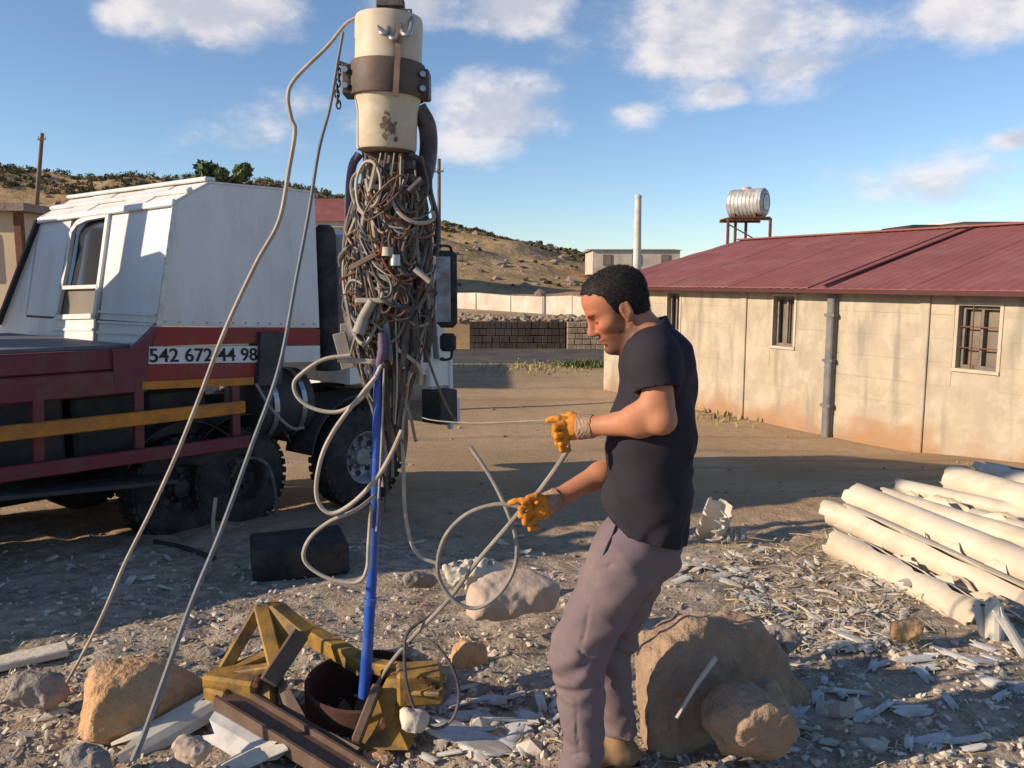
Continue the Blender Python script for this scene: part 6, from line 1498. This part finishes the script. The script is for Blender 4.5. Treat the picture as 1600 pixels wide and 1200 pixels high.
# --- trousers
T = Field(Vector((mp(835, 1000).x, YM-0.28, -0.02)), Vector((mp(1095, 900).x, YM+0.30, mp(1000, 785).z)), 0.0068)
Kn, An, Kf, Af = mp(905, 1015, -0.09), mp(911, 1186, -0.10), mp(947, 1018, 0.10), mp(967, 1130, 0.11)
T.ell(mp(1000, 838), (0.12, 0.14, 0.11), None, 0.05)
T.cap(mp(982, 862, -0.072), Kn, 0.116, 0.088, 0.05); T.cap(Kn, An, 0.088, 0.066, 0.03); T.cap(An, mp(912, 1200, -0.10), 0.066, 0.068, 0.02)
T.cap(mp(998, 862, 0.072), Kf, 0.112, 0.084, 0.04); T.cap(Kf, Af, 0.080, 0.055, 0.02); T.cap(Af, mp(967, 1142, 0.11), 0.055, 0.06, 0.01)
T.ell(mp(1022, 868, -0.02), (0.08, 0.11, 0.085), None, 0.05)
X, Y, Z = T.G()
wr = 0.012*(np.abs(vnoise(X*6+Z*4, Y*8, Z*15+X*9, 6))-0.3)+0.005*vnoise(X*9, Y*11, Z*22, 16)+0.004*np.sin(Z*64-X*40+5*vnoise(X*6, Y*6, Z*6, 9))*(0.35+0.65*np.clip(vnoise(X*5, Y*5, Z*5, 11)+0.3, 0, 1))
kn = np.exp(-((Z-Kn.z)/0.11)**2)+np.exp(-((Z-0.13)/0.10)**2)+0.7*np.exp(-((Z-mp(980, 880).z)/0.07)**2)
T.d += wr*(0.7+0.9*kn)+0.006*np.sin(Z*95+X*26+3*vnoise(X*9, Y*9, Z*4, 14))*np.exp(-((Z-0.12)/0.09)**2)
T.d = np.maximum(T.d, -(T.d+0.022))
# pocket slit, creases over the knees, side seam
def groove(a, b, r, k=0.004): T.cap(a, b, r, r, k, 'sub')
def on(x, y, dy): return mp(x, y, dy)
def surf(x, y):
    """first hit of the pixel ray with the trousers"""
    d = pix_dir(x, y)
    for Yq in np.arange(YM-0.27, YM+0.25, 0.004):
        p = at(x, y, Yq); i = np.round((np.array(p)-T.lo)/T.h).astype(int)
        if np.all(i >= 0) and np.all(i < T.n) and T.d[tuple(i)] < 0.002: return p
    return at(x, y, YM-0.1)
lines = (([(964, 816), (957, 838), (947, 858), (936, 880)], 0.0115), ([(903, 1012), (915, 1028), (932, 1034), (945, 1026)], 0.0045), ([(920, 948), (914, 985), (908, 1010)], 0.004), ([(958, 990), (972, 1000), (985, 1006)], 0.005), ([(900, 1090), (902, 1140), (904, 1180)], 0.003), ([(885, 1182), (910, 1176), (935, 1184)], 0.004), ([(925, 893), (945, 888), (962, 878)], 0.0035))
paths = []
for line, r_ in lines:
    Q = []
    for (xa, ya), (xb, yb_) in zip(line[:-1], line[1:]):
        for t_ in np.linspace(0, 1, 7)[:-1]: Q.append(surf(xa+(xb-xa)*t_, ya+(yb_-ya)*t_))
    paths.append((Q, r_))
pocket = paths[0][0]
for Q, r_ in paths[1:]:
    for a, b in zip(Q[:-1], Q[1:]): groove(a, b, r_)
Gt = T.G()
cutn = np.where(Gt[1] < YM+0.015, -(Gt[2]-(An.z-0.035)), -1.0); T.d = np.maximum(T.d, cutn)
cutf = np.where(Gt[1] >= YM+0.015, -(Gt[2]-(Af.z-0.03)), -1.0); T.d = np.maximum(T.d, cutf)
tro = T.build('trousers', 'trouser_mauve', man)
MB().tube([p+Vector((0, -0.001, 0)) for p in pocket[::3]], lambda t: 0.0045*math.sin(0.3+t*2.6), 8, 4).build('pocket_lining_shade', 'shirt_black', tro, True)  # dark tube: the slit's lining and shade put into its colour
# --- boots
def boot(ank, yy, toe_dx, nm):
    f = Field((ank.x-0.26, yy-0.09, -0.02), (ank.x+0.12, yy+0.09, ank.z+0.09), 0.007)
    f.cap((ank.x, yy, ank.z+0.06), (ank.x+0.005, yy, 0.07), 0.042, 0.048, 0.02); f.cap((ank.x+0.03, yy, 0.05), (ank.x-0.08, yy, 0.05), 0.046, 0.042, 0.03); f.cap((ank.x-0.08, yy, 0.045), (ank.x-0.165, yy-0.01, 0.038), 0.045, 0.036, 0.03, sx=((0, 1, 0), 1.1))
    f.plane((0, 0, 0.014), (0, 0, -1)); G = f.G(); f.d += 0.002*vnoise(G[0]*30, G[1]*30, G[2]*40, 4); o = f.build('boot', 'boot_tan', man)
    MB().prism([(ank.x+0.075, yy-0.038, 0.001), (ank.x-0.1, yy-0.046, 0.001), (ank.x-0.185, yy-0.03, 0.001), (ank.x-0.195, yy+0.015, 0.001), (ank.x-0.1, yy+0.046, 0.001), (ank.x+0.075, yy+0.038, 0.001)], (0, 0, 0.02)).build('sole', 'sole_dark', o)
boot(mp(914, 1205, -0.10), YM-0.10, 0, 'near'); boot(mp(966, 1165, 0.11), YM+0.11, 0, 'far')
# --- gloves
def glove(chains, cuff, palm, nm):
    allp = [Vector(p) for c, _, _ in chains for p in c]+[Vector(p[0]) for p in palm]
    lo = [min(p[i] for p in allp)-0.06 for i in range(3)]; hi = [max(p[i] for p in allp)+0.06 for i in range(3)]
    f = Field(lo, hi, 0.0030)
    for (a, ra), (b, rb) in zip(palm[:-1], palm[1:]): f.cap(a, b, ra, rb, 0.014, sx=((0.1, 1, 0.2), 0.9))
    for pts, r0, r1_ in chains:
        n = len(pts)-1; g = Field(lo, hi, 0.0030)
        for i in range(n):
            ra = 0.93*(r0+(r1_-r0)*i/n); rb = 0.93*(r0+(r1_-r0)*(i+1)/n); g.cap(pts[i], pts[i+1], ra, rb, 0.004)
        f._mix((slice(None),)*3, g.d, 0.0012, 'add')
    G = f.G(); f.d += 0.0012*vnoise(G[0]*90, G[1]*90, G[2]*90, 3)+0.0016*vnoise(G[0]*40, G[1]*40, G[2]*40, 5)
    o = f.build('glove', 'glove_orange', man)
    g = Field(Vector(cuff[0]).lerp(Vector(cuff[1]), 0.5)-Vector((0.09,)*3), Vector(cuff[0]).lerp(Vector(cuff[1]), 0.5)+Vector((0.09,)*3), 0.004)
    g.cap(cuff[0], cuff[1], cuff[2], cuff[3], 0.0); ax_ = (Vector(cuff[1])-Vector(cuff[0])).normalized(); g.plane(Vector(cuff[0]), -ax_); g.plane(Vector(cuff[1]), ax_)
    Gq = g.G(); t = (Gq[0]*ax_.x+Gq[1]*ax_.y+Gq[2]*ax_.z); g.d += 0.0018*np.sin(t*900); g.build('cuff', 'glove_cuff', o)
m1 = lambda x, y, d=-0.075: mp(x, y, d)
glove([([m1(884, 656, -.085), m1(872, 654, -.085), m1(864, 655, -.08), m1(856, 657, -.078)], 0.0125, 0.0095),
       ([m1(881, 664, -.10), m1(868, 667, -.11), m1(866, 679, -.105), m1(876, 684, -.09)], 0.0125, 0.010),
       ([m1(882, 675, -.10), m1(870, 682, -.115), m1(871, 692, -.105), m1(882, 695, -.09)], 0.0122, 0.010),
       ([m1(886, 685, -.095), m1(876, 693, -.11), m1(878, 703, -.10), m1(889, 703, -.085)], 0.0115, 0.009),
       ([m1(905, 655, -.055), m1(893, 649, -.04), m1(882, 652, -.03), m1(875, 658, -.03)], 0.0145, 0.011)],
      (m1(928, 666, -.105), m1(905, 667, -.083), 0.036, 0.040), [(m1(908, 667, -.085), 0.032), (m1(896, 668, -.08), 0.036), (m1(886, 670, -.08), 0.031)], 'near')
m2 = lambda x, y, d=0.08: mp(x, y, d)
glove([([m2(828, 784, .07), m2(815, 782, .06), m2(805, 783, .06), m2(797, 786, .065)], 0.0125, 0.0095),
       ([m2(828, 790, .05), m2(814, 795, .035), m2(814, 805, .03), m2(826, 806, .04)], 0.0125, 0.010),
       ([m2(832, 800, .05), m2(820, 807, .03), m2(821, 817, .028), m2(833, 816, .04)], 0.0122, 0.010),
       ([m2(838, 808, .055), m2(828, 817, .035), m2(830, 826, .035), m2(841, 824, .045)], 0.0115, 0.009),
       ([m2(850, 780, .06), m2(838, 776, .045), m2(826, 779, .035), m2(818, 785, .03)], 0.0145, 0.011)],
      (m2(874, 776, .10), m2(852, 789, .085), 0.035, 0.040), [(m2(856, 787, .085), 0.031), (m2(846, 794, .08), 0.036), (m2(836, 800, .075), 0.031)], 'far')
